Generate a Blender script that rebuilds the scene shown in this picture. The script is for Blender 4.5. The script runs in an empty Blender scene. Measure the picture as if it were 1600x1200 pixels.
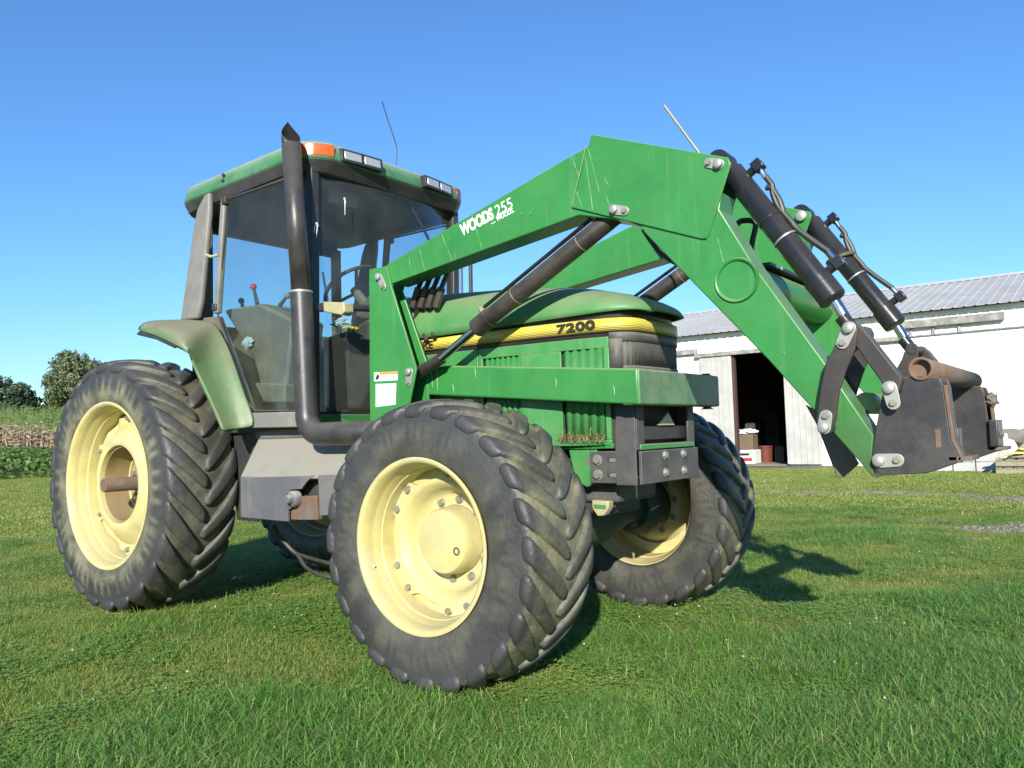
import bpy, bmesh, math, random
import numpy as np
from mathutils import Vector, Matrix, noise
R_ = math.radians
random.seed(7)
rng = np.random.default_rng(7)
S = bpy.context.scene
COL = S.collection

# ------------------------------------------------------------------ camera, sky, sun, exposure
CAM = Vector((2.3484, -3.5655, 1.067)); FPX = 1246.3
yaw, pitch, roll = R_(127.1451), R_(3.5691), R_(-1.6565)
FW = Vector((math.cos(yaw) * math.cos(pitch), math.sin(yaw) * math.cos(pitch), math.sin(pitch)))
_r = Vector((math.sin(yaw), -math.cos(yaw), 0)); _u = _r.cross(FW)
RT = math.cos(roll) * _r + math.sin(roll) * _u
UP = -math.sin(roll) * _r + math.cos(roll) * _u
cd = bpy.data.cameras.new('camera'); cam = bpy.data.objects.new('camera', cd); COL.objects.link(cam)
cd.sensor_width = 36; cd.lens = FPX / 1600 * 36; cd.clip_start = .05; cd.clip_end = 6000
m = Matrix((RT, UP, -FW)).transposed().to_4x4(); m.translation = CAM
cam.matrix_world = m; S.camera = cam

SUN_AZ, SUN_EL = R_(-59.5), R_(22.5)
w = bpy.data.worlds.new('World'); S.world = w; w.use_nodes = True
nt = w.node_tree; bg = nt.nodes['Background']
sky = nt.nodes.new('ShaderNodeTexSky'); sky.sky_type = 'NISHITA'; sky.sun_disc = False
sky.sun_elevation = SUN_EL; sky.sun_rotation = math.pi / 2 - SUN_AZ
sky.air_density = 1.3; sky.dust_density = 0; sky.ozone_density = 9.5; sky.altitude = 200
nt.links.new(sky.outputs[0], bg.inputs[0]); bg.inputs[1].default_value = .120
sd = bpy.data.lights.new('sun', 'SUN'); sd.energy = 4.8; sd.angle = R_(.53); sd.color = (1, .95, .87)
so = bpy.data.objects.new('sun', sd); COL.objects.link(so)
sv = Vector((math.cos(SUN_EL) * math.cos(SUN_AZ), math.cos(SUN_EL) * math.sin(SUN_AZ), math.sin(SUN_EL)))
so.rotation_euler = sv.to_track_quat('Z', 'Y').to_euler()
S.view_settings.view_transform = 'Standard'; S.view_settings.look = 'None'
S.view_settings.gamma = 1; S.view_settings.exposure = 0.72
S.render.film_transparent = False
try:
    S.cycles.max_bounces = 10; S.cycles.transparent_max_bounces = 16; S.cycles.use_denoising = True
except Exception: pass

def on(u, v, x=None, y=None, z=None):
    """survey point: where the sight line through a photo point meets a known plane of the machine"""
    d = FW + (u - 800) / FPX * RT - (v - 600) / FPX * UP
    if x is not None: t = (x - CAM.x) / d.x
    elif y is not None: t = (y - CAM.y) / d.y
    else: t = (z - CAM.z) / d.z
    return CAM + t * d
def V(*a): return Vector(a)

# ------------------------------------------------------------------ materials
def N(nt, t, **k):
    n = nt.nodes.new(t)
    for a, b in k.items(): setattr(n, a, b)
    return n
def mat(name, col, rough=.5, metal=0., col2=None, mix_scale=3., mix_lo=.45, mix_hi=.65, dust=None, dust_side=0., dust_up=0.,
        dust_scale=6., bump=.0, bump_scale=80., streak=0., spec=.5, coat=0., low=None):
    """painted / worn surface: base colour, a second worn colour in patches, settled dust (more on faces that look up), fine relief"""
    M = bpy.data.materials.new(name); M.use_nodes = True; t = M.node_tree; b = t.nodes['Principled BSDF']; L = t.links.new
    tc = N(t, 'ShaderNodeNewGeometry'); P = tc.outputs['Position']
    b.inputs['Roughness'].default_value = rough; b.inputs['Metallic'].default_value = metal
    b.inputs['Specular IOR Level'].default_value = spec; b.inputs['Coat Weight'].default_value = coat
    c = None
    def noi(scale, det=6, vec=None, rgh=.6):
        n = N(t, 'ShaderNodeTexNoise'); n.inputs['Scale'].default_value = scale; n.inputs['Detail'].default_value = det
        n.inputs['Roughness'].default_value = rgh; L(vec or P, n.inputs['Vector']); return n.outputs['Fac']
    def ramp(f, lo, hi, a=0., z=1.):
        r = N(t, 'ShaderNodeMapRange'); r.inputs[1].default_value = lo; r.inputs[2].default_value = hi
        r.inputs[3].default_value = a; r.inputs[4].default_value = z; L(f, r.inputs[0]); return r.outputs[0]
    def mix(a, bb, f):
        x = N(t, 'ShaderNodeMix', data_type='RGBA'); L(f, x.inputs[0])
        for s, q in ((x.inputs[6], a), (x.inputs[7], bb)):
            if isinstance(q, tuple): s.default_value = (*q, 1)
            else: L(q, s)
        return x.outputs[2]
    def math_(op, a, bb):
        x = N(t, 'ShaderNodeMath', operation=op)
        for s, q in ((x.inputs[0], a), (x.inputs[1], bb)):
            if isinstance(q, (int, float)): s.default_value = q
            else: L(q, s)
        return x.outputs[0]
    c = mix(tuple(v * .86 for v in col), tuple(min(1, v * 1.12) for v in col), ramp(noi(mix_scale * 2.7, 8), .3, .7))
    if col2: c = mix(c, col2, ramp(noi(mix_scale, 9, rgh=.7), mix_lo, mix_hi))
    rr = None
    if dust:
        sx = N(t, 'ShaderNodeSeparateXYZ'); L(tc.outputs['Normal'], sx.inputs[0])
        up = ramp(sx.outputs[2], .15, .9, 0, dust_up)
        f = math_('ADD', math_('MULTIPLY', ramp(noi(dust_scale, 8, rgh=.7), .36, .72), dust_side * 2), math_('MULTIPLY', up, ramp(noi(dust_scale * 1.7, 6), .2, .55, .55, 1.)))
        f = math_('MINIMUM', f, .94)
        c = mix(c, dust, f); rr = f
    if low:   # dirt thrown up from the ground, below a height
        sp = N(t, 'ShaderNodeSeparateXYZ'); L(P, sp.inputs[0])
        f = math_('MULTIPLY', ramp(sp.outputs[2], low[1], low[2], 1, 0), ramp(noi(9, 8, rgh=.7), .35, .65, .3, 1.))
        c = mix(c, low[0], f)
    if streak:
        mp = N(t, 'ShaderNodeMapping'); mp.inputs['Scale'].default_value = (26, 26, 1.6); L(P, mp.inputs['Vector'])
        c = mix(c, (.5, .48, .4), math_('MULTIPLY', ramp(noi(1.0, 5, mp.outputs[0]), .58, .8), streak))
    L(c, b.inputs['Base Color'])
    if rr is not None: L(math_('MAXIMUM', rough, math_('MULTIPLY', rr, .9)), b.inputs['Roughness'])
    else: L(ramp(noi(14, 5), .3, .7, max(0, rough - .08), min(1, rough + .1)), b.inputs['Roughness'])
    if bump:
        bp = N(t, 'ShaderNodeBump'); bp.inputs['Strength'].default_value = bump; bp.inputs['Distance'].default_value = .004
        L(noi(bump_scale, 8), bp.inputs['Height']); L(bp.outputs[0], b.inputs['Normal'])
    return M
DUST = (.30, .275, .19)
M = {}
M['loader'] = mat('loader_green_paint', (.027, .190, .038), .34, col2=(.034, .215, .046), mix_scale=2, dust=(.22, .27, .12), dust_side=.05, dust_up=.9, dust_scale=5, streak=.10, bump=.06, bump_scale=40, low=((.065, .055, .032), .80, 1.25))
M['hood'] = mat('dusty_hood_paint', (.032, .20, .045), .5, col2=(.08, .24, .075), mix_scale=2.2, dust=(.26, .255, .16), dust_side=.16, dust_up=.5, dust_scale=4, streak=.12, bump=.05)
M['panel'] = mat('side_panel_paint', (.033, .215, .048), .4, col2=(.06, .235, .068), mix_scale=3, dust=DUST, dust_side=.07, dust_up=.9, streak=.10, bump=.04)
M['fender'] = mat('dusty_fender_paint', (.024, .145, .030), .5, col2=(.095, .155, .060), mix_scale=2.6, mix_lo=.36, mix_hi=.60, dust=(.19, .18, .115), dust_side=.20, streak=.05, dust_up=.9, dust_scale=5, bump=.05)
M['roof'] = mat('cab_roof_paint', (.040, .175, .068), .5, col2=(.085, .21, .11), mix_scale=4, dust=(.30, .33, .24), dust_side=.08, dust_up=1., bump=.05)
M['vent'] = mat('vent_paint', (.030, .19, .045), .5, col2=(.06, .2, .06), streak=.1)
M['front_beam'] = mat('worn_beam_paint', (.045, .17, .065), .5, col2=(.16, .22, .13), mix_scale=3, mix_lo=.4, mix_hi=.7, dust=DUST, dust_side=.16, dust_up=.8, streak=.15, bump=.06)
M['black'] = mat('black_plastic', (.022, .022, .024), .5, dust=(.2, .18, .14), dust_side=.10, dust_up=.5, bump=.05)
M['cyl'] = mat('black_cylinder_paint', (.010, .0105, .012), .26, col2=(.018, .018, .018), dust=(.12, .105, .085), dust_side=.05, dust_up=.3, streak=.04, bump=.08, bump_scale=60)
M['cylold'] = mat('brown_dusty_cylinder_paint', (.022, .019, .017), .42, col2=(.045, .038, .031), dust=(.15, .125, .09), dust_side=.10, dust_up=.5, bump=.1)
M['stack'] = mat('black_exhaust_enamel', (.026, .025, .025), .38, col2=(.04, .037, .035), dust=(.14, .125, .10), dust_side=.12, dust_up=.5, bump=.25, bump_scale=120)
M['soot'] = mat('soot', (.004, .004, .006), .9)
M['grille'] = mat('grey_grille_mesh', (.085, .084, .080), .75, col2=(.13, .126, .112), mix_scale=7, dust=DUST, dust_side=.12, bump=.5, bump_scale=260)
M['grey'] = mat('grey_cast_frame', (.055, .055, .058), .6, col2=(.085, .083, .08), dust=DUST, dust_side=.08, dust_up=.6, bump=.15)
M['tank'] = mat('dusty_grey_tank', (.095, .095, .10), .7, col2=(.13, .128, .118), mix_scale=2, dust=(.27, .255, .20), dust_side=.06, dust_up=1.4, dust_scale=4, streak=.1, bump=.08)
M['pillar'] = mat('grey_cab_plastic', (.17, .165, .15), .55, col2=(.22, .21, .19), dust=DUST, dust_side=.08, dust_up=.6)
M['interior'] = mat('interior_plastic', (.10, .086, .06), .6, col2=(.145, .125, .09), dust=DUST, dust_side=.1, dust_up=.5)
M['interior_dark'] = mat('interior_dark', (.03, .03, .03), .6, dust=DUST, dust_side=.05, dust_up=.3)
M['carrier'] = mat('worn_black_steel', (.022, .023, .026), .40, col2=(.065, .062, .060), mix_scale=5, mix_lo=.45, mix_hi=.72, dust=(.17, .12, .08), dust_side=.10, dust_up=.7, dust_scale=7, bump=.25, bump_scale=70)
M['link'] = mat('brown_black_link_paint', (.034, .029, .024), .45, col2=(.055, .046, .036), dust=(.14, .115, .08), dust_side=.08, dust_up=.6, bump=.1)
M['stop'] = mat('sunlit_brown_bracket', (.13, .10, .075), .55, col2=(.17, .13, .10), dust=(.22, .18, .13), dust_side=.1)  # brown lightened to look sunlit although the arm shadows the bracket
M['rust'] = mat('rusty_steel', (.13, .070, .040), .75, col2=(.13, .12, .105), mix_scale=9, dust=(.20, .14, .09), dust_side=.2, dust_up=.5, bump=.5, bump_scale=50)
M['rim'] = mat('pale_yellow_rim', (.52, .455, .175), .5, col2=(.45, .405, .24), mix_scale=3.5, mix_lo=.45, mix_hi=.7, dust=(.40, .34, .20), dust_side=.12, streak=.06, dust_up=.35, dust_scale=7, bump=.06)
M['rimdirty'] = mat('dirty_yellow_rim', (.36, .28, .10), .55, col2=(.24, .18, .09), mix_scale=5, dust=(.26, .18, .11), dust_side=.3, dust_up=.4, bump=.08)
M['bolt'] = mat('zinc_bolt', (.30, .30, .25), .45, metal=.5, col2=(.34, .28, .17), dust=DUST, dust_side=.1)
M['zinc'] = mat('zinc_plate', (.36, .36, .34), .5, metal=.5, col2=(.4, .38, .33), dust=DUST, dust_side=.08)
M['chrome'] = mat('chrome_rod', (.62, .63, .66), .12, metal=1.)
M['whitep'] = mat('white_sticker', (.75, .75, .74), .5)
M['orangep'] = mat('orange_sticker', (.75, .28, .06), .5)
M['blackp'] = mat('black_print', (.025, .022, .015), .5)
M['letter'] = mat('white_lettering', (.72, .75, .68), .5)
M['scratch'] = mat('pale_drip', (.27, .36, .20), .7)
M['hose'] = mat('rubber_hose', (.016, .016, .015), .5, dust=(.16, .15, .10), dust_side=.08, dust_up=.3)
M['axle'] = mat('dirty_shaded_green_axle', (.014, .05, .020), .6, col2=(.035, .04, .028), dust=(.12, .11, .07), dust_side=.15)  # green darkened to paint in the shade around the axle, plus dust
M['hoseolive'] = mat('olive_hose', (.09, .085, .05), .6)
M['reflector'] = mat('lamp_bezel', (.03, .03, .03), .4)
M['straw'] = mat('dry_straw', (.48, .36, .19), .9, col2=(.3, .2, .1), mix_scale=30)
M['paper'] = mat('pale_blue_paper', (.42, .50, .49), .8, col2=(.22, .30, .30), mix_scale=25)
M['yellowthing'] = mat('yellow_cloth', (.42, .34, .03), .7)
M['cream'] = mat('cream_lens', (.40, .36, .20), .4, dust=DUST, dust_side=.1)
M['red'] = mat('red_knob', (.5, .03, .05), .4)

def tyre_mat():
    Mt = bpy.data.materials.new('worn_tyre_rubber'); Mt.use_nodes = True; t = Mt.node_tree; b = t.nodes['Principled BSDF']; L = t.links.new
    g = N(t, 'ShaderNodeNewGeometry'); o = N(t, 'ShaderNodeTexCoord')
    at = N(t, 'ShaderNodeAttribute', attribute_name='dusty')
    n1 = N(t, 'ShaderNodeTexNoise'); n1.inputs['Scale'].default_value = 7; n1.inputs['Detail'].default_value = 9; n1.inputs['Roughness'].default_value = .65; L(o.outputs['Object'], n1.inputs[0])
    n2 = N(t, 'ShaderNodeTexNoise'); n2.inputs['Scale'].default_value = 3; n2.inputs['Detail'].default_value = 5; L(o.outputs['Object'], n2.inputs[0])
    def ramp(f, a, z, lo=0, hi=1):
        r = N(t, 'ShaderNodeMapRange'); r.inputs[1].default_value = a; r.inputs[2].default_value = z; r.inputs[3].default_value = lo; r.inputs[4].default_value = hi; L(f, r.inputs[0]); return r.outputs[0]
    x = N(t, 'ShaderNodeMix', data_type='RGBA'); L(ramp(n2.outputs[0], .3, .7), x.inputs[0]); x.inputs[6].default_value = (.024, .0245, .026, 1); x.inputs[7].default_value = (.046, .046, .047, 1)
    mu = N(t, 'ShaderNodeMath', operation='MULTIPLY'); L(at.outputs['Fac'], mu.inputs[0]); L(ramp(n1.outputs[0], .40, .60, .3, 1), mu.inputs[1])
    y = N(t, 'ShaderNodeMix', data_type='RGBA'); L(mu.outputs[0], y.inputs[0]); L(x.outputs[2], y.inputs[6]); y.inputs[7].default_value = (.20, .19, .115, 1)
    L(y.outputs[2], b.inputs['Base Color']); b.inputs['Roughness'].default_value = .52
    L(ramp(n1.outputs[0], .3, .7, .42, .65), b.inputs['Roughness'])
    n3 = N(t, 'ShaderNodeTexNoise'); n3.inputs['Scale'].default_value = 60; n3.inputs['Detail'].default_value = 8; L(o.outputs['Object'], n3.inputs[0])
    bp = N(t, 'ShaderNodeBump'); bp.inputs['Strength'].default_value = .55; bp.inputs['Distance'].default_value = .006; L(n3.outputs[0], bp.inputs['Height']); L(bp.outputs[0], b.inputs['Normal'])
    return Mt
M['tyre'] = tyre_mat()

def glass_mat(name, tint, film=.07, filmcol=(.5, .5, .42)):
    G = bpy.data.materials.new(name); G.use_nodes = True; t = G.node_tree; t.nodes.remove(t.nodes['Principled BSDF']); L = t.links.new
    out = t.nodes['Material Output']
    tr = N(t, 'ShaderNodeBsdfTransparent'); tr.inputs[0].default_value = (*tint, 1)
    gl = N(t, 'ShaderNodeBsdfGlossy'); gl.inputs['Roughness'].default_value = .03
    df = N(t, 'ShaderNodeBsdfDiffuse'); df.inputs[0].default_value = (*filmcol, 1)
    lw = N(t, 'ShaderNodeLayerWeight'); lw.inputs[0].default_value = .5
    pw = N(t, 'ShaderNodeMath', operation='POWER'); L(lw.outputs['Facing'], pw.inputs[0]); pw.inputs[1].default_value = 4
    fr = N(t, 'ShaderNodeMapRange'); fr.inputs[3].default_value = .025; fr.inputs[4].default_value = .55; L(pw.outputs[0], fr.inputs[0])
    tc = N(t, 'ShaderNodeNewGeometry'); no = N(t, 'ShaderNodeTexNoise'); no.inputs['Scale'].default_value = 5; no.inputs['Detail'].default_value = 8; L(tc.outputs['Position'], no.inputs[0])
    mr = N(t, 'ShaderNodeMapRange'); mr.inputs[1].default_value = .3; mr.inputs[2].default_value = .75; mr.inputs[3].default_value = film * .5; mr.inputs[4].default_value = film * 1.8; L(no.outputs[0], mr.inputs[0])
    m1 = N(t, 'ShaderNodeMixShader'); L(mr.outputs[0], m1.inputs[0]); L(tr.outputs[0], m1.inputs[1]); L(df.outputs[0], m1.inputs[2])
    m2 = N(t, 'ShaderNodeMixShader'); L(fr.outputs[0], m2.inputs[0]); L(m1.outputs[0], m2.inputs[1]); L(gl.outputs[0], m2.inputs[2])
    L(m2.outputs[0], out.inputs[0]); return G
M['glass'] = glass_mat('tinted_cab_glass', (.85, .91, .91), .028, (.36, .33, .25))
M['lens'] = bpy.data.materials.new('clear_lens'); M['lens'].use_nodes = True
b_ = M['lens'].node_tree.nodes['Principled BSDF']; b_.inputs['Base Color'].default_value = (.55, .54, .50, 1); b_.inputs['Roughness'].default_value = .28; b_.inputs['Metallic'].default_value = .5
M['amber'] = mat('amber_lens', (.50, .10, .006), .2, coat=.3)
M['amber2'] = mat('dark_amber_lens', (.25, .04, .02), .2, coat=.3)

def decal_mat():   # yellow belt with thin black pinstripes along it (flat print)
    D = bpy.data.materials.new('yellow_stripe_decal'); D.use_nodes = True; t = D.node_tree; b = t.nodes['Principled BSDF']; L = t.links.new
    a = N(t, 'ShaderNodeUVMap'); sp = N(t, 'ShaderNodeSeparateXYZ'); L(a.outputs[0], sp.inputs[0])
    def m_(op, p, q):
        x = N(t, 'ShaderNodeMath', operation=op)
        for s, v in ((x.inputs[0], p), (x.inputs[1], q)):
            if isinstance(v, (int, float)): s.default_value = v
            else: L(v, s)
        return x.outputs[0]
    v = sp.outputs[1]
    fr = m_('FRACT', m_('MULTIPLY', v, 8), 0)
    th = m_('MULTIPLY', m_('SUBTRACT', .85, v), .8)     # stripes get thicker towards the bottom
    line = m_('LESS_THAN', fr, th)
    line = m_('MAXIMUM', line, m_('LESS_THAN', v, .1))
    no = N(t, 'ShaderNodeTexNoise'); no.inputs['Scale'].default_value = 9; no.inputs['Detail'].default_value = 6
    tc = N(t, 'ShaderNodeNewGeometry'); L(tc.outputs['Position'], no.inputs[0])
    yl = N(t, 'ShaderNodeMix', data_type='RGBA'); L(no.outputs[0], yl.inputs[0]); yl.inputs[6].default_value = (.62, .46, .02, 1); yl.inputs[7].default_value = (.62, .52, .12, 1)
    x = N(t, 'ShaderNodeMix', data_type='RGBA'); L(line, x.inputs[0]); L(yl.outputs[2], x.inputs[6]); x.inputs[7].default_value = (.05, .045, .02, 1)
    L(x.outputs[2], b.inputs['Base Color']); b.inputs['Roughness'].default_value = .45
    return D
M['decal'] = decal_mat()

# ------------------------------------------------------------------ mesh helpers
def finish(name, me, mt, parent=None, ang=35, bevel=0, seg=2, sub=0, label=None):
    o = bpy.data.objects.new(name, me); COL.objects.link(o)
    if mt is not None and not me.materials: me.materials.append(mt)
    if parent: o.parent = parent; o.matrix_parent_inverse = parent.matrix_world.inverted() if parent.type != 'EMPTY' else Matrix.Translation(-Vector(parent.location))
    if ang:
        me.polygons.foreach_set('use_smooth', [True] * len(me.polygons)); me.set_sharp_from_angle(angle=R_(ang))
    if bevel:
        b = o.modifiers.new('bevel', 'BEVEL'); b.width = bevel; b.segments = seg; b.limit_method = 'ANGLE'; b.angle_limit = R_(40)
    if sub:
        s = o.modifiers.new('sub', 'SUBSURF'); s.levels = sub; s.render_levels = sub
    if label: o['label'] = label
    return o
class MB:
    def __init__(s): s.bm = bmesh.new()
    def poly_prism(s, A, B):
        """closed solid between two matching outlines"""
        a = [s.bm.verts.new(p) for p in A]; b = [s.bm.verts.new(p) for p in B]; n = len(a)
        s.bm.faces.new(a); s.bm.faces.new(b[::-1])
        for i in range(n): s.bm.faces.new((a[i], b[i], b[(i + 1) % n], a[(i + 1) % n]))
        return s
    def prism(s, pts, y0, y1):          # outline of (x, z) extruded from y0 to y1
        return s.poly_prism([(p[0], y0, p[1]) for p in pts], [(p[0], y1, p[1]) for p in pts])
    def prismx(s, pts, x0, x1):         # outline of (y, z) extruded along x
        return s.poly_prism([(x0, p[0], p[1]) for p in pts], [(x1, p[0], p[1]) for p in pts])
    def prismz(s, pts, z0, z1):
        return s.poly_prism([(p[0], p[1], z0) for p in pts], [(p[0], p[1], z1) for p in pts])
    def box(s, a, b, mtx=None):
        a, b = Vector(a), Vector(b)
        P = [Vector((x, y, z)) for z in (a.z, b.z) for x, y in ((a.x, a.y), (b.x, a.y), (b.x, b.y), (a.x, b.y))]
        if mtx: P = [mtx @ p for p in P]
        return s.poly_prism(P[:4], P[4:])
    def sheet(s, pts, th, n=None):      # 3-D polygon given thickness along its normal
        pts = [Vector(p) for p in pts]
        if n is None:
            n = Vector((0, 0, 0))
            for i in range(len(pts)): n += (pts[i] - pts[0]).cross(pts[(i + 1) % len(pts)] - pts[0])
            n.normalize()
        return s.poly_prism(pts, [p - n * th for p in pts])
    def tube(s, pts, r, seg=12, caps=True, r2=None, inner=None):
        pts = [Vector(p) for p in pts]; n = len(pts); rs = r if isinstance(r, (list, tuple)) else [r] * n
        T = [(pts[min(i + 1, n - 1)] - pts[max(i - 1, 0)]).normalized() for i in range(n)]
        a = Vector((0, 0, 1)) if abs(T[0].z) < .9 else Vector((1, 0, 0)); u = T[0].cross(a).normalized(); rings = []
        for i in range(n):
            u = (u - T[i] * u.dot(T[i])).normalized(); v = T[i].cross(u)
            rings.append([s.bm.verts.new(pts[i] + rs[i] * (math.cos(k * 2 * math.pi / seg) * u + math.sin(k * 2 * math.pi / seg) * v)) for k in range(seg)])
        for A, B in zip(rings, rings[1:]):
            for k in range(seg): s.bm.faces.new((A[k], A[(k + 1) % seg], B[(k + 1) % seg], B[k]))
        if caps: s.bm.faces.new(rings[0][::-1]); s.bm.faces.new(rings[-1])
        return s
    def lathe(s, prof, c=(0, 0, 0), seg=48, close=False):   # profile (r, y) round a Y axis through c
        rings = []
        for r, y in prof:
            if r < 1e-5: rings.append([s.bm.verts.new((c[0], c[1] + y, c[2]))])
            else: rings.append([s.bm.verts.new((c[0] + r * math.sin(k * 2 * math.pi / seg), c[1] + y, c[2] + r * math.cos(k * 2 * math.pi / seg))) for k in range(seg)])
        prs = list(zip(rings, rings[1:])) + ([(rings[-1], rings[0])] if close else [])
        for A, B in prs:
            for k in range(seg):
                k2 = (k + 1) % seg
                q = [A[k % len(A)], A[k2 % len(A)], B[k2 % len(B)], B[k % len(B)]]
                q = list(dict.fromkeys(q))
                if len(q) > 2: s.bm.faces.new(q)
        return s
    def build(s, name, mt, parent=None, **k):
        bmesh.ops.recalc_face_normals(s.bm, faces=s.bm.faces)
        me = bpy.data.meshes.new(name); s.bm.to_mesh(me); s.bm.free(); return finish(name, me, mt, parent, **k)
def curve(pts, n=8):      # Catmull-Rom through points
    P = [Vector(p) for p in pts]; P = [2 * P[0] - P[1]] + P + [2 * P[-1] - P[-2]]; out = []
    for i in range(1, len(P) - 2):
        for k in range(n):
            t = k / n; a, b, c, d = P[i - 1:i + 3]
            out.append(.5 * ((2 * b) + (c - a) * t + (2 * a - 5 * b + 4 * c - d) * t * t + (3 * b - a - 3 * c + d) * t ** 3))
    out.append(P[-2]); return out
def thing(name, label, cat, loc=(0, 0, 0), group=None):
    o = bpy.data.objects.new(name, None); COL.objects.link(o); o.location = loc; o['label'] = label; o['category'] = cat
    if group: o['group'] = group
    bpy.context.view_layer.update() if False else None
    o.empty_display_size = .2
    return o
def tag(o, label=None, cat=None, kind=None, group=None):
    for k, v in (('label', label), ('category', cat), ('kind', kind), ('group', group)):
        if v: o[k] = v
    return o
def text(body, origin, xdir, updir, size, mt, name, parent, depth=.0012, bold=0., xs=1., gap=1., shear=0.):
    """flat lettering laid on a surface: origin = lower left corner, xdir / updir = directions on the surface"""
    fc = bpy.data.curves.new(name, 'FONT'); fc.body = body; fc.size = size; fc.extrude = depth / 2; fc.offset = bold; fc.space_character = gap; fc.shear = shear
    to = bpy.data.objects.new(name, fc); COL.objects.link(to)
    dg = bpy.context.evaluated_depsgraph_get(); me = bpy.data.meshes.new_from_object(to.evaluated_get(dg)); bpy.data.objects.remove(to)
    X = Vector(xdir).normalized(); U = Vector(updir); U = (U - X * U.dot(X)).normalized(); Z = X.cross(U)
    mt4 = Matrix((X * xs, U, Z)).transposed().to_4x4(); mt4.translation = Vector(origin) + Z * depth
    me.transform(mt4); me.materials.clear()
    return finish(name, me, mt, parent, ang=0)
# ------------------------------------------------------------------ 
# GROUND AND FAR SETTING come in setting() below; the machine first
T = thing('tractor', 'green farm tractor with yellow wheels and a raised front loader standing on the lawn', 'tractor')

# ------------------------------------------------------------------ wheels
def tyre(cx, cy, cz, side, rf, hb, Rc, Rs, hs, nl, sweep, name, parent, lugh, toff=0., dring=.5, gapd=.6, topd=.25):
    """side = -1 right, +1 left. rf rim radius, hb rim half width, Rc crown radius of carcass, Rs shoulder radius, hs shoulder half width"""
    bm = bmesh.new()
    Rm = (rf + Rs) / 2
    prof = [(rf + .005, hb - .035), (rf + .012, hb - .006), (rf + .024, hb + .004), (rf + (Rm - rf) * .55, hb + .017), (Rm, hb + .020), (Rs - .05, hb + .006), (Rs - .02, hs + .006), (Rs, hs - .012),
            (Rc - .012, hs * .62), (Rc - .003, hs * .3), (Rc, 0)]
    prof = prof + [(r, -y) for r, y in prof[-2::-1]]
    seg = 144; rings = []
    for r, y in prof:
        rings.append([bm.verts.new((r * math.sin(k * 2 * math.pi / seg), y, r * math.cos(k * 2 * math.pi / seg))) for k in range(seg)])
    for A, B in zip(rings, rings[1:]):
        for k in range(seg): bm.faces.new((A[k], A[(k + 1) % seg], B[(k + 1) % seg], B[k]))
    # moulded tread bars, each a rounded solid running from the crown over the shoulder
    merid = [(Rc + lugh, -.012), (Rc + lugh, hs * .25), (Rc + lugh - .003, hs * .5), (Rc + lugh - .009, hs * .78), (Rs + lugh - .006, hs * .97), (Rs + lugh * .35, hs + .014), (Rs - .022, hs + .021), (Rs - .045, hs + .014)]
    fs = [0, .22, .46, .72, .90, .98, 1.02, 1.05]
    wl = [.030, .035, .038, .045, .054, .055, .049, .034]
    sc = Rc / .60
    for k in range(nl * 2):
        sgn = 1 if k % 2 else -1
        ph0 = k * math.pi / nl + toff
        prev = None; first = None
        for i, ((r, y), f, wd) in enumerate(zip(merid, fs, wl)):
            ph = ph0 - sweep * f; hh = wd * sc / r
            jit = random.uniform(-.0015, .0015)
            # depth direction: radial on the crown, sideways on the shoulder
            base = (r - lugh - .02, y) if i < 5 else (r - .03, y - .035)
            ring = []
            for dph, lift in ((-1.22, 0), (-1.04, .80), (-.90, 1), (.90, 1), (1.04, .80), (1.22, 0)):
                rr = base[0] + (r + jit - base[0]) * lift; yy = base[1] + (y - base[1]) * lift
                a = ph + dph * hh
                ring.append(bm.verts.new((rr * math.sin(a), sgn * yy, rr * math.cos(a))))
            if prev:
                for j in range(5): bm.faces.new((prev[j], prev[j + 1], ring[j + 1], ring[j]))
            else: first = ring
            prev = ring
        bm.faces.new(first); bm.faces.new(prev[::-1])
    bmesh.ops.recalc_face_normals(bm, faces=bm.faces)
    me = bpy.data.meshes.new(name); bm.to_mesh(me); bm.free()
    at = me.attributes.new('dusty', 'FLOAT', 'POINT')
    co = np.empty(len(me.vertices) * 3); me.vertices.foreach_get('co', co); co = co.reshape(-1, 3)
    r = np.hypot(co[:, 0], co[:, 2])
    d = np.where(r < rf + (Rs - rf) * .42, .30, .07)
    d = np.where(r < rf + (Rs - rf) * .5, dring, d); d = np.where(r < rf + (Rs - rf) * .1, dring * .6, d)
    d = np.where((np.abs(co[:, 1]) < hs * .95) & (r < Rc + lugh * .4) & (r > Rs - .03), gapd, d)
    d = np.where((np.abs(co[:, 1]) < hs * .9) & (r >= Rc + lugh * .4), topd, d)
    at.data.foreach_set('value', d)
    nz = np.array([noise.noise_vector(Vector(p) * 11 + Vector((cx * 3, side * 5, 0))) for p in co]); nz2 = np.array([noise.noise(Vector(p) * 38) for p in co])
    tread = (r > Rs - .03)[:, None]; co += nz * np.where(tread, .0045, .001); co += co * np.array([1, 0, 1]) / r[:, None] * (nz2 * .0035)[:, None] * tread
    # weight on the ground: flattened foot with a slight bulge
    z = co[:, 2] + cz; low = z < .05
    co[:, 1] *= 1 + .06 * np.exp(-np.maximum(z, 0) / .10) * (np.abs(co[:, 1]) > hs * .8)
    z = np.where(z < -.005, -.005 + (z + .005) * .08, z); co[:, 2] = z
    co[:, 0] += cx; co[:, 1] += cy
    me.vertices.foreach_set('co', co.reshape(-1)); me.update()
    return finish(name, me, M['tyre'], parent, ang=179, sub=1)

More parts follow.
